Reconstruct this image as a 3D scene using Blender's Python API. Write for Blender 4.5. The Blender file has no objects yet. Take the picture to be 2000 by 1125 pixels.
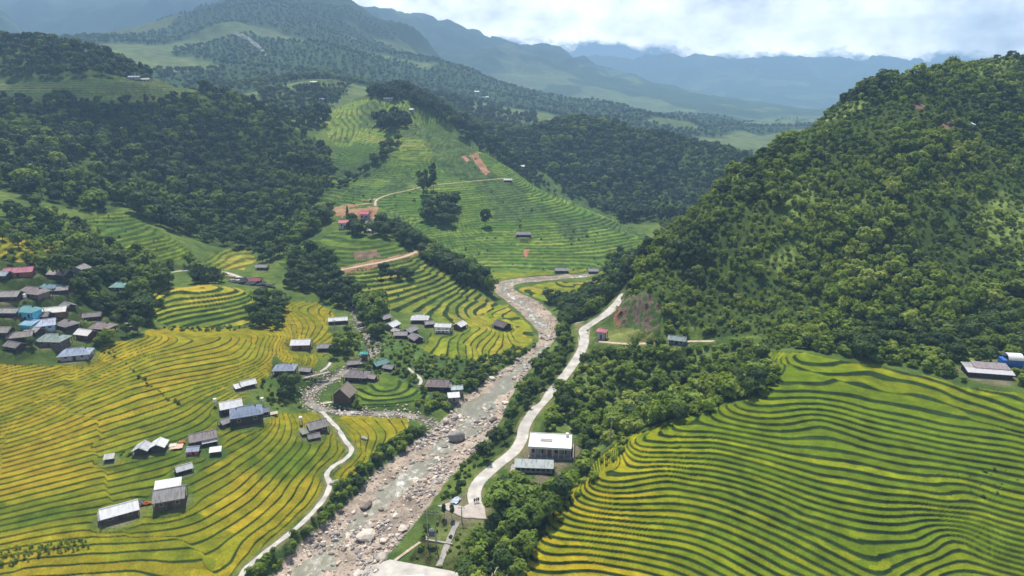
import bpy, bmesh, math, random, time
import numpy as np
T0 = time.time()
sc = bpy.context.scene
COL = sc.collection
R = math.radians
random.seed(7)
rng = np.random.default_rng(11)

# ------------------------------------------------------------------ camera
HC = 115.0
PITCH = R(16.4)
FPX = 1333.3            # focal length in pixels of the 2000 px wide photograph
cam_d = bpy.data.cameras.new('camera')
cam_d.sensor_width = 36.0
cam_d.lens = 36.0 * FPX / 2000.0
cam_d.clip_start = 1.0
cam_d.clip_end = 60000.0
cam = bpy.data.objects.new('camera', cam_d)
cam.location = (0, 0, HC)
cam.rotation_euler = (math.pi / 2 - PITCH, 0, 0)
COL.objects.link(cam)
sc.camera = cam

# ------------------------------------------------------------------ light
SUN_EL, SUN_AZ = 66.0, -14.0     # azimuth from +Y (away from the camera), negative = left
w = bpy.data.worlds.new('World'); sc.world = w; w.use_nodes = True
nt = w.node_tree; nt.nodes.clear()
def N(nt, t, **kw):
    n = nt.nodes.new(t)
    for k, v in kw.items():
        if k.startswith('i_'):
            n.inputs[k[2:].replace('_', ' ')].default_value = v
        else:
            setattr(n, k, v)
    return n
def math_n(nt, op, a, b=None, clamp=False):
    n = nt.nodes.new('ShaderNodeMath'); n.operation = op; n.use_clamp = clamp
    for i, v in ((0, a), (1, b)):
        if v is None: continue
        if isinstance(v, (int, float)): n.inputs[i].default_value = v
        else: nt.links.new(v, n.inputs[i])
    return n.outputs[0]
def ramp(nt, fac, stops, interp='LINEAR'):
    n = nt.nodes.new('ShaderNodeValToRGB'); cr = n.color_ramp; cr.interpolation = interp
    while len(cr.elements) < len(stops): cr.elements.new(0.5)
    for e, (p, c) in zip(cr.elements, stops):
        e.position = p; e.color = (c[0], c[1], c[2], 1) if not isinstance(c, (int, float)) else (c, c, c, 1)
    nt.links.new(fac, n.inputs[0])
    return n.outputs[0]
sky = N(nt, 'ShaderNodeTexSky', sky_type='NISHITA', sun_disc=False)
sky.sun_elevation = R(SUN_EL); sky.sun_rotation = R(SUN_AZ); sky.altitude = 1000; sky.air_density = 1.0; sky.dust_density = 1.5
bg_sky = N(nt, 'ShaderNodeBackground'); bg_sky.inputs['Strength'].default_value = 0.10
nt.links.new(sky.outputs[0], bg_sky.inputs[0])
# cloud deck of the sky: height of the cloud edge is broken up by noise of the view direction
tc = N(nt, 'ShaderNodeTexCoord')
sep = N(nt, 'ShaderNodeSeparateXYZ'); nt.links.new(tc.outputs['Generated'], sep.inputs[0])
mp = N(nt, 'ShaderNodeMapping'); mp.inputs['Scale'].default_value = (1, 1, 1.7)
nt.links.new(tc.outputs['Generated'], mp.inputs[0])
n1 = N(nt, 'ShaderNodeTexNoise'); n1.inputs['Scale'].default_value = 11; n1.inputs['Detail'].default_value = 9; n1.inputs['Roughness'].default_value = .62
n2 = N(nt, 'ShaderNodeTexNoise'); n2.inputs['Scale'].default_value = 5.0; n2.inputs['Detail'].default_value = 6
for n_ in (n1, n2): nt.links.new(mp.outputs[0], n_.inputs[0])
elev = sep.outputs[2]
# edge height: the deck hangs lower to the right (+x)
edge = math_n(nt, 'ADD', math_n(nt, 'MULTIPLY', sep.outputs[0], -0.055), 0.062)
edge = math_n(nt, 'ADD', edge, math_n(nt, 'MULTIPLY', math_n(nt, 'SUBTRACT', n1.outputs[0], 0.5), 0.085))
cov = math_n(nt, 'MULTIPLY', math_n(nt, 'SUBTRACT', elev, edge), 95.0)
cov = math_n(nt, 'ADD', cov, 0.5, clamp=True)
# the cloud's own brightness, thinner and brighter patches from noise
br = math_n(nt, 'MULTIPLY', math_n(nt, 'SUBTRACT', n2.outputs[0], 0.5), 2.1)
CLOUD_LO, CLOUD_HI = 3.9, 1.6
hb = N(nt, 'ShaderNodeMapRange'); hb.inputs['From Min'].default_value = 0.03; hb.inputs['From Max'].default_value = 0.14
hb.inputs['To Min'].default_value = CLOUD_LO; hb.inputs['To Max'].default_value = CLOUD_HI
nt.links.new(elev, hb.inputs[0])
hb2 = N(nt, 'ShaderNodeMapRange'); hb2.inputs['From Min'].default_value = 0.14; hb2.inputs['From Max'].default_value = 0.24
hb2.inputs['To Min'].default_value = 1.0; hb2.inputs['To Max'].default_value = 0.12
nt.links.new(elev, hb2.inputs[0])
n3 = N(nt, 'ShaderNodeTexNoise'); n3.inputs['Scale'].default_value = 16; n3.inputs['Detail'].default_value = 8; n3.inputs['Roughness'].default_value = .6; nt.links.new(mp.outputs[0], n3.inputs[0])
br = math_n(nt, 'ADD', br, math_n(nt, 'MULTIPLY', math_n(nt, 'SUBTRACT', n3.outputs[0], 0.5), 1.7))
cs = math_n(nt, 'MULTIPLY', math_n(nt, 'MULTIPLY', hb.outputs[0], hb2.outputs[0]), math_n(nt, 'ADD', br, 1.0))
bg_cl = N(nt, 'ShaderNodeBackground'); bg_cl.inputs['Color'].default_value = (1.0, 0.975, 0.94, 1)
nt.links.new(cs, bg_cl.inputs['Strength'])
low = N(nt, 'ShaderNodeBackground'); low.inputs['Color'].default_value = (0.24, 0.38, 0.56, 1); low.inputs['Strength'].default_value = .8
# high up the cloud opens to clear sky
top = N(nt, 'ShaderNodeMapRange'); top.inputs['From Min'].default_value = 0.25; top.inputs['From Max'].default_value = 0.5
nt.links.new(math_n(nt, 'ADD', elev, math_n(nt, 'MULTIPLY', math_n(nt, 'SUBTRACT', n2.outputs[0], 0.5), 0.5)), top.inputs[0])
m1 = N(nt, 'ShaderNodeMixShader'); nt.links.new(cov, m1.inputs[0]); nt.links.new(low.outputs[0], m1.inputs[1]); nt.links.new(bg_cl.outputs[0], m1.inputs[2])
m2 = N(nt, 'ShaderNodeMixShader'); nt.links.new(top.outputs[0], m2.inputs[0]); nt.links.new(m1.outputs[0], m2.inputs[1]); nt.links.new(bg_sky.outputs[0], m2.inputs[2])
wo = N(nt, 'ShaderNodeOutputWorld'); nt.links.new(m2.outputs[0], wo.inputs[0])

sun_d = bpy.data.lights.new('sun', 'SUN'); sun_d.energy = 5.0; sun_d.angle = R(0.6); sun_d.color = (1.0, 0.94, 0.83)
sun = bpy.data.objects.new('sun', sun_d); COL.objects.link(sun)
_az, _el = R(SUN_AZ), R(SUN_EL)
from mathutils import Vector, Matrix, Euler
sv = Vector((math.sin(_az) * math.cos(_el), math.cos(_az) * math.cos(_el), math.sin(_el)))
sun.rotation_euler = sv.to_track_quat('Z', 'Y').to_euler(); sun.location = sv * 900
sc.view_settings.view_transform = 'Standard'; sc.view_settings.look = 'None'
sc.view_settings.exposure = 0.34; sc.view_settings.gamma = 1.0
sc.cycles.volume_bounces = 1; sc.cycles.max_bounces = 6; sc.cycles.transparent_max_bounces = 8
sc.cycles.diffuse_bounces = 2; sc.cycles.use_denoising = True

# ------------------------------------------------------------------ helpers
def project(x, y, z):
    """world -> pixel of the photograph (used to survey where things stand)"""
    cp, sp = math.cos(PITCH), math.sin(PITCH)
    dz = z - HC
    f = y * cp - dz * sp
    u = y * sp + dz * cp
    f = np.maximum(f, 1e-3)
    return 1000 + FPX * x / f, 562.5 - FPX * u / f
def ray(px, py):
    cp, sp = math.cos(PITCH), math.sin(PITCH)
    a = (px - 1000) / FPX; v = (562.5 - py) / FPX
    return np.array([a, cp + v * sp, -sp + v * cp])
def tag(o, label=None, cat=None, group=None, kind=None):
    if label: o['label'] = label
    if cat: o['category'] = cat
    if group: o['group'] = group
    if kind: o['kind'] = kind
    return o
def hsh(ix, iy, s=0):
    h = (ix.astype(np.int64) * 374761393 + iy.astype(np.int64) * 668265263 + s * 1442695041) & 0xffffffff
    h = ((h ^ (h >> 13)) * 1274126177) & 0xffffffff
    return ((h ^ (h >> 16)) & 0xffffff) / float(0xffffff)
def vnoise(x, y, s=0):
    ix = np.floor(x); iy = np.floor(y); fx = x - ix; fy = y - iy
    ix = ix.astype(np.int64); iy = iy.astype(np.int64)
    ux = fx * fx * (3 - 2 * fx); uy = fy * fy * (3 - 2 * fy)
    a = hsh(ix, iy, s); b = hsh(ix + 1, iy, s); c = hsh(ix, iy + 1, s); d = hsh(ix + 1, iy + 1, s)
    return (a + (b - a) * ux) * (1 - uy) + (c + (d - c) * ux) * uy - 0.5
def fbm(x, y, sc_, o=4, s=0, g=.5):
    r = 0; a = 1.0
    x = x / sc_; y = y / sc_
    for k in range(o):
        r = r + a * vnoise(x, y, s + k * 17); x = x * 2.03 + 3.1; y = y * 1.97 - 5.7; a *= g
    return r
def inpoly(px, py, poly):
    r = np.zeros(px.shape, bool); n = len(poly); j = n - 1
    for i in range(n):
        xi, yi = poly[i]; xj, yj = poly[j]
        if yi != yj:
            c = ((yi > py) != (yj > py)) & (px < (xj - xi) * (py - yi) / (yj - yi) + xi)
            r ^= c
        j = i
    return r
def sm(a, b, x):
    t = np.clip((x - a) / (b - a), 0, 1); return t * t * (3 - 2 * t)

# ------------------------------------------------------------------ terrain survey
# each entry: pixel, then either height z or distance D; turned into world points once
CP = []
def Z(px, py, z):
    d = ray(px, py); t = (z - HC) / d[2]; CP.append((d[0] * t, d[1] * t, z)); return CP[-1]
def D(px, py, y, back=None):
    d = ray(px, py); t = y / d[1]; p = (d[0] * t, y, HC + d[2] * t); CP.append(p)
    if back: CP.append((p[0] * (1 + back[0] / y), y + back[0], p[2] - back[1]))
    return p
def W(x, y, z): CP.append((x, y, z))
RIV_PX = [(500, 1330, 0), (560, 1240, 0), (610, 1160, 0), (665, 1090, 0), (745, 1000, -.1), (800, 935, -.3), (868, 880, -.5), (915, 830, -.8), (950, 785, -1), (985, 745, -1.2), (1035, 703, -1.5), (1070, 668, -1.8), (1068, 638, -2), (1045, 610, -2.3), (1015, 588, -2.6), (985, 568, -2.9), (992, 553, -3.1), (1050, 546, -3.4), (1165, 538, -3.8), (1290, 530, -4.5), (1420, 520, -5.5)]
RIV_W = [23, 22.5, 22, 21.5, 21, 21, 20, 19, 16, 12, 8, 8, 11.5, 15, 14, 11, 10, 9, 8, 8, 8]
RIV_OFF = [.3, .35, .4, .45, .3, .05, .1, .2, .1, 0, 0, .1, .3, .3, 0, 0, 0, 0, 0, 0, 0]; RIV_CW = [.34, .34, .34, .32, .26, .3, .42, .7, 1.0, .5, .3, .3, .35, .3, .3, .3, .3, .3, .3, .3, .3]
WLEV = -.40; SMOKE = True
STR_PX = [(690, 590, 8), (703, 635, 6.6), (730, 672, 5.8), (722, 695, 5.3), (690, 712, 5), (650, 738, 4.4), (612, 762, 3.8), (604, 785, 3.4), (650, 803, 2.6), (730, 806, 1.8), (800, 810, .8), (860, 832, -.4)]
def zpt(px, py, z):
    d = ray(px, py); t = (z - HC) / d[2]; return np.array([d[0] * t, d[1] * t, z])
RIV = np.array([zpt(*p) for p in RIV_PX]); STR = np.array([zpt(*p) for p in STR_PX])
for p in RIV: CP.append(tuple(p))
for p in STR: CP.append((p[0], p[1], p[2] + .3))
# left rice plain
for a in [(470,1120,4.2),(0,1125,4.6),(250,1125,4.2),(0,1000,8.5),(0,900,12.2),(0,860,14),(0,800,17.2),(0,720,21.5),(110,720,20),(200,715,17.8),(150,785,14.8),(250,755,14.4),(300,700,16.2),(400,700,15.4),(350,800,12),(300,655,18.6),(430,655,16.6),(530,655,13.8),(420,900,8.2),(250,950,8.4),(600,950,4.2),(640,880,4.6),(500,820,9),(430,740,13.3),(500,705,14),(570,700,11),(460,790,9.4),(550,760,8),(700,850,3.5),(330,1000,7),(500,1050,4.1),(560,1040,3.6),(650,975,3.2),(720,910,2.5),(800,845,1.4),(650,640,8.5),(600,690,8),(750,760,4.5),(850,640,5),(950,640,2.5),(1030,680,.3),(900,700,3.2),(980,722,.3),(830,790,2.2),(-400,900,15),(-400,1125,7),(-700,750,30),(-300,700,25),(400,1300,3),(0,1300,2),(-500,1300,5),(900,770,.8)]: Z(*a)
# mound left
for a in [(400,562,21.5),(330,575,20.5),(470,570,19.5),(400,640,14),(290,600,20),(520,610,13),(310,645,15.5),(470,640,13)]: Z(*a)
for a in [(440,530,365),(450,500,392),(500,483,410),(560,445,470),(605,385,560),(600,330,620),(640,262,740),(520,540,362),(560,600,322),(400,525,358),(330,535,345)]: D(*a)
# village slope left
for a in [(100,690,22),(100,640,27),(100,600,31),(0,620,32),(0,560,38),(200,640,22),(200,600,25),(120,545,37),(0,520,43),(230,560,29),(280,640,18),(-300,560,46),(-300,640,38)]: Z(*a)
for a in [(0,480,300),(0,430,335),(0,380,395),(0,300,470),(0,215,560),(100,195,640),(0,168,700),(200,160,700),(300,165,700),(350,185,700),(150,520,305),(100,460,345),(80,410,372),(-300,480,290),(-400,300,470),(-400,165,700),(170,440,385),(200,350,500),(150,355,470),(250,410,405),(330,465,378),(390,512,365),(200,490,340),(300,300,570),(400,350,560),(440,425,470),(430,470,432),(200,250,620),(500,300,640),(550,235,700),(620,292,700),(420,182,720),(480,260,700),(520,380,560),(510,440,480)]: D(*a)
D(390,512,365)
for a in [(60,75,800,(200,60)),(200,100,800,(200,70)),(310,150,780,(200,70)),(-250,60,800,(200,50)),(-700,80,780,(200,60))]: D(*a)
D(360,180,760,(160,60)); D(460,200,760,(140,50)); D(560,250,740,(120,15))
# central spur
for a in [(820,238,700,(80,18)),(900,275,680,(80,45)),(1000,330,650,(80,50)),(1100,385,600,(90,40)),(1200,430,550,(80,25)),(1270,468,510,(80,12))]: D(*a)
for a in [(760,290,640),(700,350,590),(655,392,540),(850,400,520),(940,430,515),(900,350,590),(1000,450,500),(1100,480,480),(1200,490,480),(950,532,437),(1150,526,444),(1250,492,488),(860,480,470),(800,420,510),(950,300,660),(870,300,640),(1020,380,575),(1120,430,530)]: D(*a)
for a in [(700,190,840,(120,30)),(780,168,850,(130,40)),(870,215,840,(120,40)),(925,268,790,(110,40)),(780,200,780),(700,230,760),(660,300,690),(640,350,620),(750,250,700)]: D(*a)
# lower spur with the pink-roofed houses
for a in [(700,445,452),(660,440,452),(610,408,500),(640,405,520),(780,450,445),(820,485,420),(900,540,390),(960,585,366),(560,490,402),(640,540,368),(750,600,330),(700,480,408),(700,520,377),(800,560,360),(850,600,338),(850,505,452),(900,525,440),(640,470,425),(700,585,338),(930,610,345),(720,410,475)]: D(*a)
for a in [(1000,595,-1.0),(1080,570,-2.2),(1150,560,-2.4),(1100,590,-1.6)]: Z(*a)
# right bank, road
for a in [(935,975,4.2),(925,945,4.3),(1000,885,5),(1040,805,6),(1090,740,8),(1130,690,10),(1145,640,12.5),(1180,610,14.5),(1215,580,17),(1100,640,8),(1060,690,4),(1010,760,2.6),(960,850,1.6),(900,920,1.8),(860,985,1.5),(830,1030,1.2),(880,1010,3.6),(940,1020,3.9),(900,1070,1.6),(780,1100,1.3),(860,1110,1.5),(930,1120,1.2),(800,1250,1),(950,1300,0),
          (1250,760,6),(1300,725,9.5),(1300,800,5),(1200,810,4.5),(1120,830,4.2),(1075,870,4.4),(1040,925,3),(1100,880,4),(1060,960,2.4),(960,1050,1.5),(975,1110,1),(1150,960,5.5),
          (1175,650,14),(1170,668,14),(1280,668,16),(1380,666,19),(1480,664,23),(1350,720,12),(1250,700,12),(1180,720,10),(1420,700,17),(1240,640,16.5),(1320,660,17)]: Z(*a)
for a in [(1110,545,415),(1180,520,430),(1240,500,440),(1150,590,342),(1210,550,352)]: D(*a)
# cut cliff
D(1250,648,266); D(1250,600,276); D(1260,560,286); D(1215,590,300)
# right hill
for a in [(1960,122,460),(1830,134,450),(1700,161,430),(1650,200,420),(1520,270,395),(1400,356,365),(1300,452,335),(1262,522,315),(2100,114,460),(2300,150,450),(2600,210,430)]: D(*a, (60,28)); D(a[0],a[1],a[2]); 
for a in [(1960,122,460),(1650,200,420),(1400,356,365),(2300,150,450)]:
    d = ray(a[0], a[1]); t = a[2] / d[1]; W(d[0] * t * 1.3, a[2] + 160, HC + d[2] * t - 110)
for a in [(1350,560,290),(1350,640,262),(1450,600,272),(1450,500,298),(1450,400,328),(1600,600,260),(1600,500,290),(1600,400,320),(1600,300,355),(1700,600,256),(1700,500,285),(1700,400,315),(1700,300,350),(1750,220,390),(1850,600,246),(1850,500,280),(1850,400,312),(1850,300,350),(1850,200,400),(2000,640,234),(2000,500,276),(2000,400,310),(2000,300,350),(2000,200,400),(2300,600,230),(2300,400,300),(2300,250,380),(1400,470,312),(1350,500,305),(1550,660,238),(1700,660,232),(1850,670,224),(2300,700,210)]: D(*a)
# right rice hill
for a in [(1550,692,27.5),(1700,722,27),(1850,712,29),(1925,722,29),(2000,730,29.5),(2000,765,28),(1800,735,27),(1500,740,25.8),(1650,740,26.2),(1800,770,26.2),
          (1500,765,25),(1700,795,25),(1850,825,25),(2000,850,25),(1450,785,24),(1330,822,21.5),(1600,830,21.5),(1800,880,21.5),(1900,895,21.8),(2000,905,22.3),
          (1235,856,19),(1400,880,18),(1600,930,17.8),(1750,965,17.8),(1850,985,17.5),(1885,960,18.2),(1960,970,19.2),(2000,985,18.8),(1160,912,15),(1300,935,14),(1500,985,13.6),(1650,1045,13.4),(1720,1125,12.6),(1800,1060,13.8),(1865,1050,12.6),(1950,1060,14.5),(2000,1060,15),(1850,1125,10.5),(2000,1125,11.5),
          (1110,978,10.5),(1060,1040,7),(1020,1100,4.5),(1200,1030,9),(1350,1060,8.8),(1480,1125,8.6),(1150,1100,5.2),(1300,1125,5.6),(1580,1090,11.2),
          (1600,1300,4),(2000,1300,5),(1200,1300,0),(2500,1125,19),(2500,900,31),(2500,760,37)]: Z(*a)
# centre-right wooded hill and the valley beyond
for a in [(1050,258,1000),(1150,238,1000),(1300,262,950),(1400,290,900),(1440,325,850)]: D(*a, (150,40))
for a in [(1450,385,800),(1200,350,850),(1150,420,750),(1270,445,700),(1350,400,760),(1080,330,850),(1300,330,870),(960,255,1000),(1000,230,1300),(900,200,1400),(1060,300,900),(640,150,1100),(560,175,1050),(600,215,950),(480,195,1000),(450,172,1300),(680,165,1150),(1300,250,1600),(1450,250,2000),(1500,272,1500),(1400,232,2600),(1500,236,3300),(1700,236,3000),(2200,236,2400),(1150,222,1700),(850,185,1500)]: D(*a)
W(600, 800, -20); W(700, 1100, -25); W(450,650,-10)
# far ranges
for a in [(560,-28,2900),(450,-8,2900),(350,38,2700),(250,85,2400),(650,-8,3000),(720,30,3000),(800,78,3000),(900,135,2900),(1000,175,2700),(1100,202,2500)]: D(*a, (500,130))
for a in [(400,150,1280),(540,158,1240),(700,150,1350),(300,140,1280),(500,78,1750),(620,88,1750),(420,88,1700),(800,158,1700),(560,20,2250),(700,72,2300),(330,95,1750)]: D(*a)
for a in [(-900,-60,3200),(-500,-50,3200),(-200,-30,3200),(0,6,3200),(80,58,3100),(170,95,3000)]: D(*a, (400,170))
for a in [(150,-12,4000),(300,-25,4000),(450,-20,4000),(-200,-30,4000)]: D(*a)
for a in [(700,30,6000),(850,66,6000),(1000,85,6000),(1100,108,6000),(1180,150,6000),(1230,182,6000),(1285,216,6000)]: D(*a, (500,250))
for a in [(900,152,3600),(1050,184,3400),(1200,217,3200)]: D(*a)
for a in [(1100,114,8500),(1300,116,8500),(1500,112,8500),(1650,118,8500),(1800,122,8500),(2000,124,8500),(2400,110,8500),(1400,180,6800),(1700,180,6800),(2200,170,6800)]: D(*a)
CPA = np.array(CP)
# thin duplicates
keep = []
for i in range(len(CPA)):
    ok = True
    for j in keep:
        if np.hypot(*(CPA[i, :2] - CPA[j, :2])) < 1.5: ok = False; break
    if ok: keep.append(i)
CPA = CPA[keep]
def rbf_fit(P, lam=1.0):
    n = len(P); x = P[:, :2]
    d = np.sqrt(((x[:, None] - x[None]) ** 2).sum(-1) + 9.0)
    A = np.zeros((n + 3, n + 3)); A[:n, :n] = d - lam * np.eye(n)
    A[:n, n] = 1; A[:n, n + 1:n + 3] = x / 1000; A[n:, :n] = A[:n, n:].T
    b = np.zeros(n + 3); b[:n] = P[:, 2]
    return np.linalg.solve(A, b)
RB = rbf_fit(CPA)
def rbf_eval(X, Y):
    X = X.ravel(); Y = Y.ravel(); out = np.empty(len(X)); n = len(CPA)
    for i in range(0, len(X), 20000):
        dx = X[i:i + 20000, None] - CPA[None, :, 0]; dy = Y[i:i + 20000, None] - CPA[None, :, 1]
        out[i:i + 20000] = np.sqrt(dx * dx + dy * dy + 9.0) @ RB[:n]
    return out + RB[n] + RB[n + 1] * X / 1000 + RB[n + 2] * Y / 1000
class Grid:
    def __init__(s, x0, x1, y0, y1, st):
        s.x0, s.y0, s.st = x0, y0, st
        s.nx = int((x1 - x0) / st) + 1; s.ny = int((y1 - y0) / st) + 1
        s.X, s.Y = np.meshgrid(x0 + np.arange(s.nx) * st, y0 + np.arange(s.ny) * st)
        s.x1 = x0 + (s.nx - 1) * st; s.y1 = y0 + (s.ny - 1) * st
    def sample(s, G, x, y):
        u = np.clip((x - s.x0) / s.st, 0, s.nx - 1.001); v = np.clip((y - s.y0) / s.st, 0, s.ny - 1.001)
        i = u.astype(int); j = v.astype(int); u = u - i; v = v - j
        return (G[j, i] * (1 - u) + G[j, i + 1] * u) * (1 - v) + (G[j + 1, i] * (1 - u) + G[j + 1, i + 1] * u) * v
    def inside(s, x, y):
        return (x > s.x0) & (x < s.x1) & (y > s.y0) & (y < s.y1)
GN_ = Grid(-420, 420, 60, 700, 2.0)
GF_ = Grid(-7600, 7600, 20, 9100, 22.0)
ZN = rbf_eval(GN_.X, GN_.Y).reshape(GN_.X.shape)
ZF = rbf_eval(GF_.X, GF_.Y).reshape(GF_.X.shape)
def pdist(X, Y, P):
    """distance to polyline P, with fraction-interpolated extra column and signed side"""
    best = np.full(X.shape, 1e9); zz = np.zeros(X.shape); sd = np.zeros(X.shape); tt = np.zeros(X.shape)
    for k in range(len(P) - 1):
        a = P[k]; b = P[k + 1]; ex, ey = b[0] - a[0], b[1] - a[1]; L2 = ex * ex + ey * ey
        t = np.clip(((X - a[0]) * ex + (Y - a[1]) * ey) / L2, 0, 1)
        qx = X - a[0] - t * ex; qy = Y - a[1] - t * ey; d = np.hypot(qx, qy)
        m = d < best
        best[m] = d[m]; zz[m] = (a[2] + t * (b[2] - a[2]))[m]; tt[m] = (k + t)[m]
        sd[m] = (ex * qy - ey * qx)[m]
    return best, zz, np.sign(sd), tt
def smooth_line(P, n=6):
    P = np.asarray(P, float); out = []
    for i in range(len(P) - 1):
        p0 = P[max(i - 1, 0)]; p1 = P[i]; p2 = P[i + 1]; p3 = P[min(i + 2, len(P) - 1)]
        for k in range(n):
            t = k / n
            out.append(.5 * ((2 * p1) + (-p0 + p2) * t + (2 * p0 - 5 * p1 + 4 * p2 - p3) * t * t + (-p0 + 3 * p1 - 3 * p2 + p3) * t ** 3))
    out.append(P[-1]); return np.array(out)
RIVS = smooth_line(np.c_[RIV, RIV_W], 5); STRS = smooth_line(STR, 4)
# ------------------------------------------------------------------ terrain shaping
def H0(x, y):
    x = np.asarray(x, float); y = np.asarray(y, float)
    zf = GF_.sample(ZF, x, y); zn = GN_.sample(ZN, x, y)
    m = np.minimum.reduce([x - GN_.x0, GN_.x1 - x, y - GN_.y0 + 60, GN_.y1 - y])
    wgt = np.clip(m / 30, 0, 1)
    return zf * (1 - wgt) + zn * wgt
TS = np.exp(np.linspace(math.log(70), math.log(9000), 2900))
def cast(px, py, h=0.0, tmin=70, Hf=None):
    d = ray(px, py); t = TS[TS > tmin]
    x = d[0] * t; y = d[1] * t; z = HC + d[2] * t
    g = (Hf or H0)(x, y) + h
    b = np.where(z < g)[0]
    if len(b) == 0: return None
    i = b[0]
    if i == 0: return np.array([x[0], y[0], g[0] - h])
    a0 = z[i - 1] - g[i - 1]; a1 = g[i] - z[i]; q = a0 / (a0 + a1 + 1e-9)
    tt = t[i - 1] + q * (t[i] - t[i - 1])
    X, Y = d[0] * tt, d[1] * tt
    return np.array([X, Y, float((Hf or H0)(np.array([X]), np.array([Y]))[0])])
# river bed and stream bed cut into the land
dR, zR, sR, tR = pdist(GN_.X, GN_.Y, RIVS[:, :3])
wR = np.interp(tR, np.arange(len(RIVS)), RIVS[:, 3]) / 2 * (1 + .16 * fbm(GN_.X, GN_.Y, 16, 3, 5))
bed = zR - .35 + .9 * fbm(GN_.X, GN_.Y, 9, 4, 21) + .35 * fbm(GN_.X, GN_.Y, 3, 2, 3)
_ti = np.arange(len(RIV_OFF)) * 5
chan = np.exp(-((dR * sR - wR * np.interp(tR, _ti, RIV_OFF)) / (wR * np.interp(tR, _ti, RIV_CW))) ** 2)
bed = bed - .75 * chan + .45 * (1 - chan)
q = sm(wR, wR + 3.5, dR)
bedmask = 1 - sm(wR - .5, wR + 2.0, dR)
ZN = bed * (1 - q) + np.maximum(ZN, zR + .8) * q
dS, zS, sS, tS = pdist(GN_.X, GN_.Y, STRS)
q = sm(1.7, 5, dS + 1.2 * fbm(GN_.X, GN_.Y, 8, 2, 9)); bS = zS - .5 + .7 * fbm(GN_.X, GN_.Y, 4, 3, 8)
ZN = bS * (1 - q) * (dR > wR) + ZN * np.where(dR > wR, q, 1)
strmask = (1 - sm(1.2, 2.8, dS + 1.2 * fbm(GN_.X, GN_.Y, 6, 2, 9)))
strmask *= sm(-1, 4, dR - wR + 3)
# hillside roughness
hl = sm(300, 900, GF_.Y)
_rg = .42 - 2.2 * np.abs(fbm(GF_.X + 90 * fbm(GF_.X, GF_.Y, 500, 2, 48), GF_.Y, 700, 2, 44)) - 1.0 * np.abs(fbm(GF_.X, GF_.Y, 240, 3, 45))
ZF = ZF + _rg * 120 * sm(1700, 2900, GF_.Y) * sm(60, 300, ZF) + fbm(GF_.X, GF_.Y, 130, 4, 60) * 26 * sm(900, 1900, GF_.Y) + fbm(GF_.X, GF_.Y, 350, 3, 61) * 50 * sm(1100, 1500, GF_.Y) * sm(1300, 900, GF_.X) * sm(2200, 1800, GF_.Y) * .6
ZN = ZN + fbm(GN_.X, GN_.Y, 45, 3, 70) * 4.5 * sm(250, 290, GN_.Y) * sm(60, 110, GN_.X) * sm(18, 35, ZN)
ZN = ZN + fbm(GN_.X, GN_.Y, 50, 3, 71) * 4 * sm(360, 450, GN_.Y) * sm(-20, -80, GN_.X) * sm(22, 35, ZN)
# ------------------------------------------------------------------ roads (surveyed once on the land)
def road_pts(pxs, n=5, h=0):
    P = [cast(a, b) for a, b in pxs]; P = [p for p in P if p is not None]
    P = smooth_line(P, n)
    for _ in range(6): P[1:-1, 2] = (P[:-2, 2] + 2 * P[1:-1, 2] + P[2:, 2]) / 4
    return P
ROADS = [  # name, width, pixels, flatten radius, material
 ('road', 3.8, [(932,992),(926,965),(938,938),(972,908),(1003,882),(1019,858),(1024,835),(1043,803),(1078,765),(1108,727),(1132,692),(1142,664),(1139,646),(1158,631),(1183,613),(1203,595),(1218,577),(1232,566)], 'concrete'),
 ('footpath', 1.9, [(1170,667),(1200,670),(1240,672),(1290,669),(1350,667),(1395,666)], 'dirt'),
 ('footpath', 1.5, [(466,1135),(484,1107),(540,1062),(590,1022),(630,978),(644,948),(638,927),(652,910),(674,897),(687,879),(674,860),(660,838),(642,818),(628,803)], 'concrete'),
 ('footpath', 2.2, [(298,546),(335,533),(388,526),(440,533),(478,545)], 'concrete'),
 ('dirt_road', 2.8, [(664,528),(700,520),(745,512),(790,501),(818,490)], 'dirt'),
 ('footpath', 1.6, [(733,402),(736,390),(760,380),(800,371),(832,363),(880,358),(940,352),(990,348)], 'dirt'),
 ('footpath', 1.2, [(598,742),(620,730),(640,716),(645,708)], 'concrete'),
 ('footpath', 1.3, [(628,803),(614,797),(625,789),(650,785)], 'concrete'),
 ('footpath', 1.2, [(795,718),(810,730),(822,742),(820,752)], 'concrete'),
]
RP = [(nm, wd, road_pts(p), m) for nm, wd, p, m in ROADS]
def level(P, wd, soft=3.0):
    global ZN
    d, z, s, t = pdist(GN_.X, GN_.Y, P[:, :3])
    q = sm(wd / 2 + .8, wd / 2 + .8 + soft, d)
    ZN = z * (1 - q) + ZN * q
for nm, wd, P, m in RP: level(P, wd)
def pad(x, y, z, r, soft=3.0):
    global ZN
    d = np.hypot(GN_.X - x, GN_.Y - y); q = sm(r, r + soft, d); ZN = z * (1 - q) + ZN * q
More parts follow.
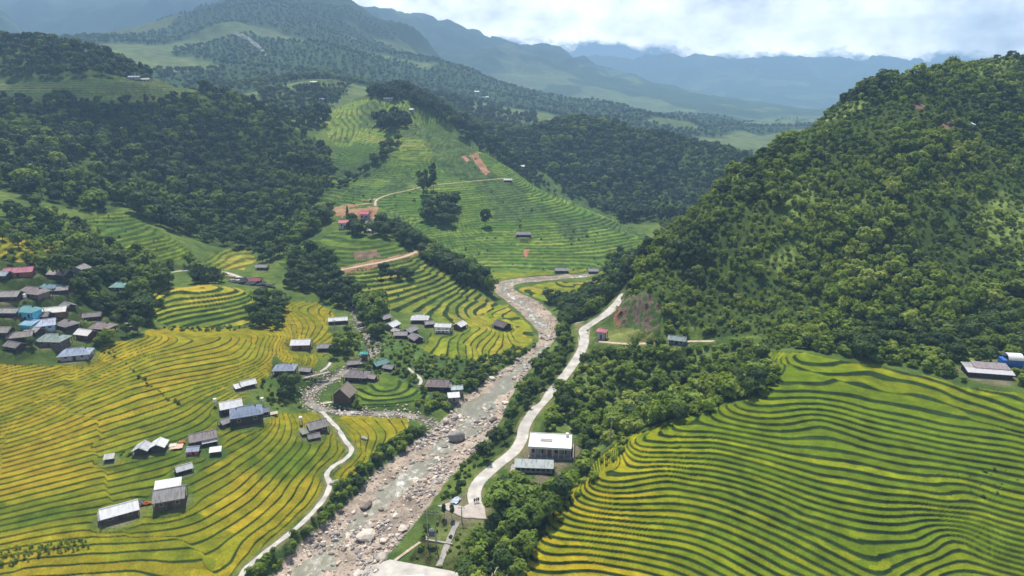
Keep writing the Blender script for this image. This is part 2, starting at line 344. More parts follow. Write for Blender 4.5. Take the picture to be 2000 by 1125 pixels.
# paved yard below the road, and the wide bend
YARD = [cast(*p) for p in [(856,1002),(880,990),(905,992),(925,980),(945,985),(950,1018),(905,1014)]]
BEND = [cast(*p) for p in [(1113,636),(1128,630),(1158,626),(1152,645),(1150,662),(1143,690),(1130,686),(1130,660)]]
LOT = [cast(*p) for p in [(762,1094),(880,1112),(925,1126),(935,1190),(700,1190),(690,1120)]]
for P in (YARD, BEND, LOT):
    c = np.mean(P, 0); 
    for p in P: p[2] = c[2] if P is not BEND else p[2]
for p in YARD: p[2] = RP[0][2][0][2] + .02
def pinpoly(P, x, y): return inpoly(x, y, [(p[0], p[1]) for p in P])
for P in (YARD, LOT):
    d, z, s, t = pdist(GN_.X, GN_.Y, np.array(list(P) + [P[0]])); ins = pinpoly(P, GN_.X, GN_.Y)
    d = np.where(ins, 0, d); q = sm(1.5, 5, d); ZN = P[0][2] * (1 - q) + ZN * q

_d = pdist(GN_.X, GN_.Y, np.array(list(BEND) + [BEND[0]]))[0]; _d = np.where(pinpoly(BEND, GN_.X, GN_.Y), 0, _d)
_w = 0; _z = 0
for p in BEND: k_ = 1 / ((GN_.X - p[0]) ** 2 + (GN_.Y - p[1]) ** 2 + 4); _w = _w + k_; _z = _z + k_ * p[2]
_q = sm(1.0, 4.5, _d); ZN = (_z / _w - .05) * (1 - _q) + ZN * _q
# ------------------------------------------------------------------ buildings: surveyed positions
# roof centre px, py, length m, depth m, eave height, rot deg, roof kind, roof colour, wall colour, label
WH=(.78,.79,.80); GR=(.30,.29,.29); DG=(.17,.16,.165); BG=(.33,.37,.46); BR=(.22,.18,.16); PK=(.50,.20,.24); TL=(.18,.34,.34); RD=(.42,.10,.09); CR=(.68,.66,.60); LG=(.52,.53,.55); GG=(.33,.42,.38)
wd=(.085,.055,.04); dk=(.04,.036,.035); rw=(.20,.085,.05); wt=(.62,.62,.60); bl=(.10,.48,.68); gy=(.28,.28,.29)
HS = [
(232,988,11,6.5,2.6,17,'gable',WH,wd,'long white metal-roofed farmhouse with dark walls, lowest in the left rice fields'),
(206,1001,4.2,4,1.9,17,'lean',GR,wd,'small grey lean-to against the left end of the lowest long white-roofed farmhouse'),
(331,958,9.5,8.5,3.6,10,'gable',GR,wd,'grey-roofed stilt house joined to a white-roofed annex in the lower left fields'),
(327,937,8.5,4.0,3.8,10,'lean',WH,wd,'white metal-roofed annex behind the grey-roofed stilt house'),
(358,907,4.8,3.4,1.8,20,'gable',LG,dk,'small pale-roofed field hut alone on dark posts above the grey stilt house'),
(395,845,9.5,6.5,2.8,14,'gable',(.29,.25,.25),(.10,.05,.04),'brown-grey roofed farmhouse beside a drying yard of orange and white sheets'),
(277,868,5.0,5.0,2.2,96,'gable',LG,dk,'left of the two small white-edged gable huts in the yellow field'),
(309,862,5.0,5.0,2.2,100,'gable',(.72,.73,.74),dk,'right of the two small white-edged gable huts in the yellow field'),
(420,873,3.8,2.3,1.9,8,'lean',WH,dk,'small white flat-roofed shed right of the red-walled shed'),
(377,871,3.6,3,1.8,5,'gable',(.35,.40,.50),(.45,.10,.12),'small shed with bluish roof and red walls below the brown-grey farmhouse'),
(212,887,2.8,2.2,1.5,10,'lean',(.5,.5,.5),dk,'tiny grey shed alone at the left end of the row of field huts'),
(480,798,12.5,9,4.2,12,'hip',(.24,.29,.40),dk,'large blue-grey roofed house with dark open walls'),
(450,785,8.5,7,3.2,14,'gable',(.74,.75,.76),dk,'white metal-roofed house tucked behind the large blue-grey roof'),
(440,817,4.0,3.6,1.8,50,'gable',GR,wd,'little grey gabled hut left of the large blue-grey house'),
(483,743,6.2,4.5,1.9,20,'gable',(.70,.71,.72),dk,'pale metal-roofed hut alone in the golden terraces'),
(466,749,3.6,3.0,1.4,20,'lean',(.66,.67,.68),dk,'low white lean-to beside the pale hut in the golden terraces'),
(556,713,10,7,3.2,2,'hip',BG,(.13,.07,.05),'blue-grey roofed brown house beside the dark roadside tree'),
(597,717,6,4,2.0,-5,'gable',GR,dk,'small grey shed right of the blue-grey roofed brown house'),
(588,665,10,7,3.0,2,'gable',(.74,.74,.76),rw,'white-roofed house with red-brown walls by the golden terraces'),
(634,672,7,5,2.2,2,'gable',GR,dk,'low dull grey roof right of the white-roofed red-brown house'),
(660,620,11,4.5,2.4,6,'gable',(.74,.75,.76),dk,'long white open-sided pavilion by the stream'),
(618,824,7.8,7,2.8,18,'gable',(.27,.25,.24),wd,'grey-brown tiled house inside the bend of the footpath'),
(600,834,5.5,3.5,1.9,18,'lean',(.27,.28,.22),wd,'mossy lean-to on the left of the house inside the footpath bend'),
(612,846,4,3,1.3,14,'gable',(.24,.22,.22),wd,'low grey outhouse in front of the house inside the footpath bend'),
(672,762,8,9,4.2,78,'gable',(.30,.25,.21),wd,'tall steep-gabled brown thatched stilt house by the stream'),
(697,726,11.5,8,2.8,-3,'hip',(.26,.22,.22),dk,'wide grey-brown roofed house above the footbridge stream'),
(727,731,4,3.6,2.0,-10,'gable',(.33,.28,.28),dk,'small brownish annex at the right end of the wide grey-brown roof'),
(742,704,7.5,5,2.4,25,'gable',(.16,.30,.28),dk,'teal-roofed shed among the bushes'),
(711,685,3.2,2.5,4.0,0,'gable',(.10,.45,.40),(.2,.12,.08),'narrow wooden tower with a little turquoise roof'),
(854,743,10.5,7.5,2.8,-2,'hip',(.25,.20,.20),dk,'brown-grey roofed house near the river bushes'),
(892,753,5,3.5,3.2,5,'gable',(.55,.64,.63),gy,'pale green arched hut at the edge above the river'),
(886,768,5.5,3.6,2.4,5,'lean',(.74,.74,.75),gy,'white slab-roofed hut just below the pale green arched hut'),
(820,617,10.5,7,2.6,0,'hip',(.70,.70,.70),dk,'pale hip-roofed house at the top of the riverside hamlet'),
(766,630,7.5,6.5,2.6,62,'gable',(.70,.71,.73),gy,'pale gabled house left in the riverside hamlet'),
(752,616,6,5,2.2,30,'gable',GR,dk,'dim grey roof behind the pale gabled house of the hamlet'),
(801,640,8,6,2.4,40,'gable',(.30,.29,.30),dk,'grey gabled roof in the middle of the riverside hamlet'),
(812,655,8,6,2.2,-35,'gable',(.25,.23,.24),dk,'dark grey gabled roof lowest in the riverside hamlet'),
(783,648,7.5,5,2.0,0,'gable',(.33,.31,.29),dk,'low brownish roof left of the two crossed grey roofs'),
(866,632,9.5,5,3.8,-3,'gable',(.74,.75,.75),wt,'white two-storey guesthouse with a railed balcony above the yellow field'),
(898,630,6.5,6,2.6,60,'gable',(.72,.73,.74),wd,'white-roofed gabled house right of the balconied guesthouse'),
(981,630,9.5,8,2.4,-25,'gable',(.15,.12,.12),dk,'dark brown thatched hut alone in the yellow riverside field'),
# left village
(37,524,14,7,2.8,8,'gable',PK,rw,'long pink-roofed house at the left edge of the village'),
(2,530,8,6,2.6,0,'gable',(.40,.42,.47),dk,'blue-grey roof left of the long pink-roofed house'),
(117,528,11,7,2.4,-4,'gable',(.36,.32,.32),dk,'pale brown roof left of the gabled house at the top of the village'),
(157,522,8,8,3.0,92,'gable',(.32,.29,.29),gy,'gable-fronted grey house at the top right of the village'),
(94,549,8,6,2.4,0,'hip',(.20,.33,.35),dk,'small teal hip roof below the top row of the village'),
(65,563,14,8,3.0,-8,'hip',(.30,.25,.24),(.16,.12,.11),'large brown-grey roofed house above the blue house'),
(14,571,13,7,2.6,2,'gable',(.34,.31,.30),dk,'long dull grey roof at the left picture edge'),
(55,597,9,7,5.0,-5,'hip',(.17,.38,.40),bl,'tall blue-walled house with a teal hip roof'),
(55,620,7,5,4.2,-5,'lean',(.25,.45,.60),bl,'lower bright blue-walled annex in front of the teal-roofed house'),
(104,601,11.5,6.5,2.6,10,'gable',(.76,.74,.70),rw,'cream-white roofed house with red-brown walls right of the blue house'),
(132,591,7,5,2.0,-20,'gable',(.26,.25,.26),dk,'dark grey roof tucked under trees behind the cream-white roof'),
(84,626,10,8,2.8,15,'gable',(.50,.54,.68),(.25,.4,.5),'lilac-grey roofed house right of the bright blue annex'),
(131,627,8,7,2.4,-15,'hip',(.28,.25,.25),dk,'grey-brown hip roof right of the lilac-grey roof'),
(200,633,10,7.5,3.0,-5,'hip',(.33,.26,.26),(.08,.045,.04),'pinkish brown hip-roofed house at the right of the village'),
(167,646,8,6,3.0,-8,'gable',(.78,.76,.74),(.12,.05,.04),'white flat-pitched roof just left of the pinkish brown hip roof'),
(254,632,7,3.2,2.0,4,'lean',(.52,.48,.50),wd,'thin pale shed roof at the far right of the village'),
(103,657,12,8,3.0,-2,'hip',(.30,.38,.34),(.12,.10,.09),'mossy green-grey hip-roofed house low in the village'),
(147,683,13,7.5,2.8,8,'hip',(.36,.42,.54),gy,'pale blue-grey roofed house lowest in the village beside the rice'),
(40,649,10,6,2.2,10,'gable',(.30,.27,.24),dk,'brownish roof half hidden left of the mossy green-grey roof'),
(28,668,8,5,2.0,-10,'gable',(.22,.21,.21),dk,'dark grey roof among trees at the lower left of the village'),
(233,553,8,6.5,2.4,0,'hip',(.24,.42,.38),gy,'pale green hip roof alone among trees right of the village'),
(5,291,9,6,2.4,0,'gable',(.45,.38,.38),dk,'small pale roof on the wooded slope at the left picture edge'),
(78,609,8,5,2.2,5,'gable',(.27,.24,.23),dk,'small dull brown roof squeezed between blue annex and cream-white roof'),
(18,602,9,5,2.2,0,'gable',(.36,.35,.34),dk,'grey roof left of the tall blue-walled house'),
(180,612,8,5,2.2,10,'gable',(.25,.23,.22),dk,'dark brown roof under trees above the pinkish brown hip roof'),
(68,640,7,5,2.0,-10,'gable',(.42,.40,.38),dk,'small greyish roof between the two lower rows of the village'),
(118,560,7,5,2.2,10,'gable',(.33,.31,.31),dk,'little grey roof right of the large brown-grey roofed house'),
(5,640,8,6,2.2,0,'gable',(.30,.28,.26),dk,'brown roof at the left edge below the blue house'),
(838,627,5,4,2.2,10,'gable',(.34,.32,.31),dk,'tiny grey roof between the pale hip roof and the balconied guesthouse'),
(775,642,5,4,2.0,-20,'gable',(.45,.44,.43),dk,'tiny light grey roof tight against the pale gabled hamlet house'),
(690,704,6,4,2.0,8,'gable',(.30,.27,.25),dk,'little brown roof above the wide grey-brown roofed house'),
(760,712,5,4,1.8,-10,'gable',(.24,.25,.25),dk,'little dark shed right of the teal-roofed shed'),
(872,748,4.5,4,2.0,0,'gable',(.28,.25,.24),dk,'small lean annex right of the brown-grey riverside roof'),
(512,796,5,4,2.2,12,'gable',(.22,.24,.28),dk,'small dark annex at the right end of the large blue-grey house'),
(408,853,4.5,4,1.8,14,'gable',(.60,.60,.60),dk,'small pale annex right of the brown-grey farmhouse'),
# centre
(672,431,8.5,7,4.8,5,'gable',(.60,.22,.24),(.60,.58,.58),'left pink-roofed pale two-storey house on the knoll'),
(713,414,7.5,7,5.6,-5,'gable',(.62,.12,.22),(.48,.45,.45),'right and taller pink-roofed two-storey house on the knoll'),
(724,432,7.5,6,2.8,-5,'gable',(.26,.25,.26),(.3,.28,.28),'grey-roofed annex below the taller pink-roofed house'),
(722,447,6.5,3,2.0,0,'lean',(.48,.48,.52),gy,'pale lean-to roof beneath the knoll houses'),
(613,403,9,5,2.0,2,'gable',(.40,.42,.43),dk,'grey-roofed hut at the forest edge left of the bare orange slope'),
(512,517,8,5,2.2,0,'gable',(.30,.28,.29),dk,'grey-roofed hut at the mouth of the wooded gorge'),
(499,543,7.5,5,2.2,0,'gable',(.30,.09,.10),(.2,.06,.05),'dark red-roofed shed beside the black nets'),
(992,349,9,5,2.4,0,'gable',(.60,.60,.60),dk,'white-roofed hut at the end of the hillside footpath'),
(1022,454,14,8,2.4,0,'gable',(.26,.25,.26),dk,'lone dark grey-roofed house on the big terraced slope'),
(1097,524,11,6,2.4,0,'gable',(.30,.30,.30),dk,'left grey-roofed house on the far bank of the river'),
(1159,525,8,6,2.4,0,'gable',(.32,.31,.32),dk,'right grey-roofed house on the far bank of the river'),
(1116,576,5.5,4,2.6,0,'gable',(.10,.07,.07),(.74,.74,.74),'tiny white-walled hut with black roof beside the river trees'),
(1176,641,4.4,3.6,4.4,-12,'hip',(.62,.20,.26),(.42,.40,.42),'small two-tier pink-roofed shrine below the road bend'),
(1323,657,8.5,5,2.4,-10,'gable',(.28,.34,.33),(.22,.30,.32),'blue-grey walled bungalow at the foot of the wooded hill'),
# far
(613,157,14,7,3,0,'gable',WH,gy,'far white-roofed house on the hill knoll, the highest one'),
(627,191,12,6,3,0,'gable',WH,gy,'far white-roofed house below the hill knoll'),
(758,189,13,6,3,0,'gable',(.6,.6,.6),gy,'far pale roof in front of the ridge-top trees'),
(803,210,11,5,3,-20,'gable',(.74,.75,.78),gy,'far white roof on the right shoulder of the spur ridge'),
(1020,323,14,8,3,0,'gable',WH,gy,'far white-roofed house just behind the spur edge'),
(1075,299,26,10,4,0,'gable',(.55,.56,.56),gy,'long pale roof amid the central forest'),
(1070,243,22,8,3.5,0,'gable',(.7,.7,.72),gy,'far pale roof at the top left of the wooded centre hill'),
(930,178,22,10,4,0,'gable',WH,gy,'tiny far white roof on the hazy slope, the upper of two'),
(948,189,22,10,4,0,'gable',WH,gy,'tiny far white roof on the hazy slope, the lower of two'),
(1897,240,4.5,4,2.2,30,'gable',(.85,.86,.9),wt,'little white hut near the top of the right wooded hill'),
(215,116,12,7,3,0,'gable',(.5,.5,.5),gy,'topmost pale roof of the far ridge hamlet'),
(238,122,14,7,3,-10,'gable',(.62,.62,.62),gy,'second highest pale roof of the far ridge hamlet'),
(252,131,12,7,3,5,'gable',(.45,.43,.42),gy,'brownish roof in the middle of the far ridge hamlet'),
(254,140,13,7,3,0,'gable',(.55,.55,.55),gy,'grey roof below the brownish one of the far ridge hamlet'),
(262,147,15,6,3,0,'gable',(.5,.5,.52),gy,'long low roof at the bottom left of the far ridge hamlet'),
(283,150,12,6,3,0,'gable',(.6,.6,.6),gy,'pale roof at the right end of the far ridge hamlet'),
]
HS = [(h[0], h[1], h[2] * .70, h[3] * .68, h[4] * .86) + h[5:] for h in HS]
HPOS = []
for (px, py, L, Dp, eh, rot, kind, rc, wc, lab) in HS:
    p = cast(px, py, eh + .8)
    if p is None: HPOS.append(None); continue
    HPOS.append(p)
for (h, p) in zip(HS, HPOS):
    if p is not None and GN_.inside(p[0], p[1]) and p[1] < 640 and h[6] != 'lean':
        pad(p[0], p[1], p[2], max(h[2], h[3]) * .62, 3)
OFFW = cast(1075, 868, 2.5); pad(OFFW[0], OFFW[1], OFFW[2], 11, 5)
SHED = cast(1043, 909, 1.6); pad(SHED[0], SHED[1], SHED[2], 7, 4)
BARN = cast(1927, 717, 2.5); pad(BARN[0], BARN[1], BARN[2], 8, 4)
DOME = cast(1978, 690, 4.0); pad(DOME[0], DOME[1], DOME[2], 5, 3)
HALL = cast(778, 1130, 3.0); HALL[1] -= 4.6
for nm, wd_, P, m in RP[:1]: level(P, wd_)
for i in range(len(HPOS)):
    if HPOS[i] is not None: HPOS[i][2] = float(H0(HPOS[i][:1], HPOS[i][1:2])[0])
dR, zR, sR, tR = pdist(GN_.X, GN_.Y, RIVS[:, :3])
RD_ = [pdist(GN_.X, GN_.Y, P[:, :3])[0] - wd_ / 2 for nm, wd_, P, m in RP]
for P_ in (YARD, BEND):
    d_ = pdist(GN_.X, GN_.Y, np.array(list(P_) + [P_[0]]))[0]; RD_.append(np.where(pinpoly(P_, GN_.X, GN_.Y), -1, d_ + .3))
ROADD = np.minimum.reduce(RD_)
HOUSED = np.full(GN_.X.shape, 1e3)
for (h, p) in zip(HS, HPOS):
    if p is not None: HOUSED = np.minimum(HOUSED, np.hypot(GN_.X - p[0], GN_.Y - p[1]) - max(h[2], h[3]) * .5)
for p, r in ((OFFW, 9), (SHED, 7), (BARN, 7), (DOME, 3.5), (HALL, 12), (np.mean(YARD, 0), 6)):
    HOUSED = np.minimum(HOUSED, np.hypot(GN_.X - p[0], GN_.Y - p[1]) - r)
EDGE = dR - wR
# ------------------------------------------------------------------ land cover, as areas surveyed from the photograph
TER = {  # name: (polygon, Dmin, Dmax, step, riser share, palette)
'rice_right': ([(1020,1500),(1022,1105),(1062,1032),(1108,968),(1165,900),(1228,850),(1330,818),(1450,785),(1508,742),(1505,715),(1470,690),(1550,688),(1640,702),(1750,722),(1830,738),(1880,752),(2000,768),(2900,760),(2900,1500)], 0, 232, .64, .28, 'near'),
'rice_left': ([(-900,1500),(-900,690),(-300,700),(0,708),(100,712),(185,694),(215,672),(260,668),(300,642),(340,640),(480,642),(545,615),(560,585),(620,590),(650,612),(640,650),(655,690),(625,705),(600,730),(575,735),(540,690),(525,735),(500,760),(480,780),(430,810),(425,835),(480,830),(560,810),(620,800),(640,812),(790,812),(815,842),(765,885),(705,940),(640,1005),(560,1058),(505,1110),(480,1500)], 0, 345, .40, .14, 'gold'),
'mound': ([(298,572),(330,562),(410,556),(480,566),(520,590),(505,625),(470,636),(400,640),(335,640),(300,625)], 250, 345, 1.0, .34, 'mound'),
'field_mid': ([(830,690),(842,652),(900,638),(935,610),(985,598),(1025,625),(1040,652),(1030,678),(985,702),(930,706)], 250, 360, .5, .18, 'gold2'),
'knoll_front': ([(660,535),(740,512),(825,495),(870,525),(960,588),(1000,598),(940,612),(880,642),(835,640),(830,612),(750,608),(712,592),(700,560)], 300, 425, 1.1, .38, 'mixed'),
'knoll': ([(540,510),(600,480),(660,447),(720,462),(790,462),(818,486),(740,508),(660,520),(600,545)], 360, 470, 1.2, .4, 'green'),
'spur_face': ([(655,400),(700,350),(760,292),(830,236),(905,272),(1005,328),(1105,383),(1205,428),(1280,468),(1275,492),(1150,530),(930,538),(860,485),(810,440),(760,420),(735,400)], 430, 730, 1.15, .32, 'spur'),
'spur_left': ([(610,395),(640,330),(660,290),(620,230),(640,200),(780,188),(860,235),(830,250),(760,292),(700,350),(650,398)], 480, 850, 1.4, .32, 'spur'),
'bend_field': ([(1003,566),(1060,552),(1170,548),(1190,562),(1120,590),(1075,590),(1030,580)], 360, 450, .5, .3, 'gold2'),
'strip_field': ([(930,535),(1180,524),(1180,534),(1060,541),(985,548),(950,552)], 400, 470, .5, .3, 'gold2'),
'left_a': ([(20,425),(90,402),(205,482),(110,478),(40,455)], 300, 450, 1.2, .38, 'mixed'),
'left_b': ([(-300,455),(0,466),(60,470),(125,492),(165,517),(120,516),(0,505),(-300,500)], 250, 380, 1.2, .38, 'gold'),
'left_c': ([(168,425),(250,412),(330,462),(395,512),(320,508),(260,490),(200,470)], 330, 450, 1.3, .38, 'green'),
'left_d': ([(398,503),(440,486),(490,490),(500,505),(475,527),(400,524)], 350, 430, 1.2, .36, 'mixed'),
'far_left': ([(-500,150),(60,153),(200,148),(330,150),(365,180),(350,198),(250,195),(120,190),(60,205),(-500,205)], 590, 790, 2.2, .35, 'dull'),
'tri': ([(655,742),(735,735),(770,735),(832,770),(820,785),(760,792),(700,800),(680,775)], 200, 280, .5, .3, 'greeny'),
'far_mid': ([(1080,348),(1130,345),(1145,395),(1120,402),(1085,370)], 560, 900, 2.5, .38, 'spur'),
'far_knoll': ([(590,160),(640,145),(690,160),(660,190),(600,215),(530,220),(560,190)], 850, 1300, 3, .35, 'dull'),
'far_behind': ([(700,190),(860,235),(930,300),(1000,328),(970,290),(900,240)], 700, 1100, 2.5, .35, 'spur'),
}
FOR_ = {  # woods: polygon, Dmin, Dmax
'right_hill': ([(1215,590),(1262,510),(1300,430),(1400,330),(1520,240),(1650,170),(1830,100),(1960,90),(3200,60),(3200,740),(2000,740),(1850,690),(1700,690),(1500,682),(1480,655),(1300,655),(1285,600),(1250,575)], 204, 640),
'gully': ([(1060,830),(1100,770),(1140,700),(1165,680),(1480,675),(1512,715),(1512,742),(1450,782),(1330,815),(1228,848),(1165,898),(1140,885),(1120,840),(1060,845)], 150, 262),
'roadside': ([(925,905),(960,860),(1010,790),(1050,720),(1085,680),(1100,640),(1095,605),(1060,590),(1110,590),(1180,530),(1200,500),(1270,490),(1250,545),(1210,570),(1160,620),(1105,640),(1128,685),(1095,730),(1040,790),(1010,850),(990,880),(945,915)], 150, 520),
'yard_wood': ([(955,975),(1010,950),(1050,915),(1130,895),(1160,900),(1110,965),(1062,1030),(1015,1110),(1000,1250),(930,1250),(900,1125),(925,1060),(985,1050)], 90, 215),
'left_wood': ([(-900,210),(120,200),(250,200),(360,190),(425,165),(540,235),(640,285),(655,345),(625,390),(590,440),(550,485),(500,492),(440,485),(398,505),(330,455),(250,405),(170,420),(90,398),(20,422),(-900,440)], 400, 780),
'ridge_wood': ([(-900,40),(60,55),(200,85),(320,150),(200,150),(60,155),(-900,150)], 690, 900),
'spur_ridge': ([(690,175),(700,150),(780,150),(880,195),(935,262),(880,250),(800,200),(720,192)], 770, 960),
'mid_wood': ([(880,240),(1000,222),(1150,215),(1320,245),(1460,290),(1480,420),(1290,470),(1200,425),(1100,380),(1080,345),(1000,322)], 620, 1250),
'village_wood': ([(-700,440),(100,445),(170,440),(250,500),(330,520),(300,560),(300,640),(200,690),(100,710),(-700,705)], 210, 400),
}
MISC = {
'bare_knoll': ([(650,405),(690,395),(735,385),(740,405),(735,425),(690,432),(655,420)], 440, 620),
'bare_knoll2': ([(690,492),(740,490),(742,500),(695,505)], 360, 470),
'bare_bank': ([(660,522),(740,505),(818,486),(822,494),(745,516),(668,534)], 350, 440),
'slide1': ([(918,300),(932,300),(958,335),(948,342)], 560, 720),
'slide2': ([(900,302),(910,300),(920,312),(912,315)], 560, 720),
'slide3': ([(1022,486),(1034,486),(1030,506)], 430, 520),
'cliff': ([(1195,612),(1215,588),(1240,575),(1262,570),(1285,590),(1288,660),(1240,665),(1200,640)], 255, 300),
'scar1': ([(1730,150),(1745,150),(1745,170),(1725,165)], 380, 470),
'scar2': ([(1780,200),(1810,205),(1812,218),(1785,212)], 340, 430),
'scar3': ([(1830,245),(1870,230),(1880,240),(1850,252)], 320, 420),
'verge': ([(1190,640),(1280,655),(1285,672),(1180,672)], 240, 275),
'scrub_c': ([(690,660),(720,640),(840,690),(930,706),(985,704),(1035,682),(1060,650),(1065,690),(1000,730),(935,755),(880,800),(800,805),(835,772),(770,733),(700,735)], 200, 345),
'yardslope': ([(800,1095),(850,1040),(860,1005),(905,1015),(950,1020),(960,1080),(930,1125),(880,1112)], 120, 175),
'bank_left': ([(440,1500),(488,1115),(545,1060),(610,1005),(660,950),(700,920),(745,880),(800,835),(838,850),(812,880),(762,925),(700,985),(648,1040),(585,1105),(560,1500)], 90, 235),
}
def area(px, py, D_, spec):
    return inpoly(px, py, spec[0]) & (D_ > spec[1]) & (D_ < spec[2])
C_ = lambda *a: np.array(a)
def terr_params(x, y, zb, cls):
    return None
def shape_land(x, y, full=True):
    """height, colour and cover class of the land at world points"""
    zb = H0(x, y)
    px, py = project(x, y, zb)
    wf = np.clip(220.0 / np.maximum(y, 100), .3, 1.2)
    px = px + 14 * wf * fbm(x, y, 9, 3, 81); py = py + 9 * wf * fbm(x, y, 9, 3, 83)
    near = GN_.inside(x, y) & (y < 680)
    z = zb.copy(); cls = np.zeros(x.shape, np.int8)   # 0 grass, 1 rice, 2 wood floor, 3 rock bed, 4 bare, 5 far hill
    n_big = fbm(x, y, 60, 3, 1); n_mid = fbm(x, y, 14, 3, 2); n_sm = fbm(x, y, 3.0, 3, 4)
    col = np.empty(x.shape + (3,))
    g0 = C_(.060, .105, .022); g1 = C_(.13, .18, .035)
    t = np.clip(.45 + 1.1 * n_mid + .5 * n_sm, 0, 1)[..., None]
    col[:] = g0 * (1 - t) + g1 * t
    # far hills: woods with pale clearings
    far = y > 1000
    t = sm(.03, .16, fbm(x, y, 240, 4, 31, .42) - sm(120, 300, zb) * .12)[..., None] * .8
    fcol = C_(.040, .075, .026) * (1 - t) + C_(.14, .18, .06) * t
    _u = sm(150, 330, zb)[..., None]; fcol = fcol * (1 - _u * .35)
    q = sm(850, 1100, y)[..., None]; col = col * (1 - q) + fcol * q; cls[far] = 5
    for nm, spec in FOR_.items():
        m = area(px, py, y, spec); cls[m] = 2
        t = np.clip(.5 + n_mid + n_sm, 0, 1)[..., None]
        col[m] = (C_(.035, .06, .014) * (1 - t) + C_(.07, .11, .02) * t)[m]
        if nm == 'right_hill':
            t = sm(.08, .2, fbm(x, y, 24, 3, 640))[..., None]; c_ = col * (1 - t) + C_(.16, .22, .05) * (1 + n_sm[..., None]) * t; col[m] = c_[m]
    pads = np.where(near, GN_.sample(HOUSED, x, y), 99); rd = np.where(near, GN_.sample(ROADD, x, y), 99); ed = np.where(near, GN_.sample(EDGE, x, y), 99)
    flat = np.minimum.reduce([sm(.3, 2.5, rd), sm(1.0, 3.5, pads), sm(2, 4, ed)])
    for i, (nm, spec) in enumerate(TER.items()):
        s, rw, pal = spec[3], spec[4], spec[5]
        m = area(px, py, y, spec) & (flat > 0.02)
        if not m.any(): continue
        X, Y, B = x[m], y[m], zb[m]
        ws = 38 if s < 1.5 else 70
        u = B / s + (1.7 if pal == 'near' else .9) * fbm(X, Y, ws, 3, 100 + i) + .16 * fbm(X, Y, 7, 2, 200 + i)
        wx = X * .75 + Y * .66 + 16 * fbm(X, Y, 26, 3, 600 + i); cw2 = 30 if s < 1 else 55
        ce = np.floor(wx / cw2); fe = wx / cw2 - ce
        o0 = hsh(ce, ce * 0 + i, 71) * .9; o1 = hsh(ce + 1, ce * 0 + i, 71) * .9
        of = o0 + (o1 - o0) * sm(.96, 1.0, fe)
        u = u + of; B_ = s * of
        k = np.floor(u); f = u - k
        kk = k; ff = f; ss = 1; rr = rw
        rr = rr * (1 + .5 * fbm(X, Y, 5, 2, 400 + i))
        rise = sm(1 - rr, 1, ff)
        zt = s * (kk + ss * rise) - B_
        lip = .16 * s * sm(1 - rr - .10, 1 - rr - .03, ff) * (1 - sm(1 - rr, 1 - rr * .6, ff))
        zt = zt + lip + .05 * n_sm[m]
        fl = flat[m]; z[m] = B * (1 - fl) + zt * fl
        SL = 24 if pal == 'near' else 16; so = hsh(kk, kk * 3, 5) * 7
        seg = np.floor((X * .6 + Y * .8 + 9 * fbm(X, Y, 30, 2, 7)) / SL + .3 * fbm(X, Y, 4, 2, 8) + so)
        h1 = hsh(kk, seg, 11); h2 = hsh(kk, seg, 12)
        zone = (.75 * fbm((seg - so) * SL, kk * s * 9, 50, 3, 500 + i) + .3 * fbm(X, Y, 60, 2, 501 + i)) * 1.7
        if pal == 'near':
            PX, PY = px[m], py[m]
            gold = .12 + .55 * sm(1500, 1150, X * 0 + PX) * sm(700, 900, PY) + .3 * zone
            A, Bc, Cc = C_(.120, .178, .005), C_(.225, .25, .006), C_(.36, .28, .009)
        elif pal == 'gold':
            PX, PY = px[m], py[m]
            gold = .62 + .55 * zone + .25 * sm(400, 0, PX) - .45 * sm(60, 0, np.abs(PY - (1010 - .12 * PX))) * sm(450, 350, PX) - .9 * sm(70, 10, np.hypot((PX - 560) * .5, PY - 885)) - .5 * sm(90, 20, np.hypot((PX - 330) * .4, PY - 890)) - .6 * sm(80, 30, np.abs(PX - 740) + .6 * np.abs(PY - 920))
            A, Bc, Cc = C_(.090, .135, .008), C_(.205, .205, .009), C_(.32, .24, .012)
        elif pal == 'gold2':
            gold = .62 + .5 * zone; A, Bc, Cc = C_(.12, .18, .016), C_(.24, .255, .016), C_(.38, .28, .04)
        elif pal == 'mound':
            gold = .45 + .5 * zone; A, Bc, Cc = C_(.085, .15, .016), C_(.24, .26, .02), C_(.42, .32, .035)
        elif pal == 'mixed':
            gold = .30 + .6 * zone + .25 * sm(560, 620, py[m]); A, Bc, Cc = C_(.075, .125, .02), C_(.17, .21, .025), C_(.36, .30, .04)
        elif pal == 'spur':
            gold = .12 + .45 * zone + .35 * sm(470, 510, py[m]) * sm(1300, 880, px[m]) + .3 * sm(330, 240, py[m]); A, Bc, Cc = C_(.085, .165, .025), C_(.175, .25, .04), C_(.34, .31, .07)
        elif pal == 'dull':
            gold = .25 + .5 * zone; A, Bc, Cc = C_(.075, .12, .035), C_(.125, .155, .045), C_(.22, .20, .065)
        else:
            gold = .15 + .4 * zone; A, Bc, Cc = C_(.075, .135, .02), C_(.15, .21, .02), C_(.3, .27, .04)
        v = np.clip(gold + (h1 - .5) * .5 + .25 * n_sm[m], 0, 1)[:, None]
        c = np.where(v < .5, A + (Bc - A) * v * 2, Bc + (Cc - Bc) * (v * 2 - 1))
        c = c * (.86 + .28 * h2)[:, None] * (1 + .22 * n_sm[m])[:, None]
        rz = (sm(1 - rr - .05, 1 - rr + .02, ff) * (1 - sm(.95, 1.0, ff)))[:, None]
        if s > 1.1: rz = rz * .62
        gr = C_(.026, .052, .011) * (1 + .8 * n_sm[m] + .6 * n_mid[m])[:, None]
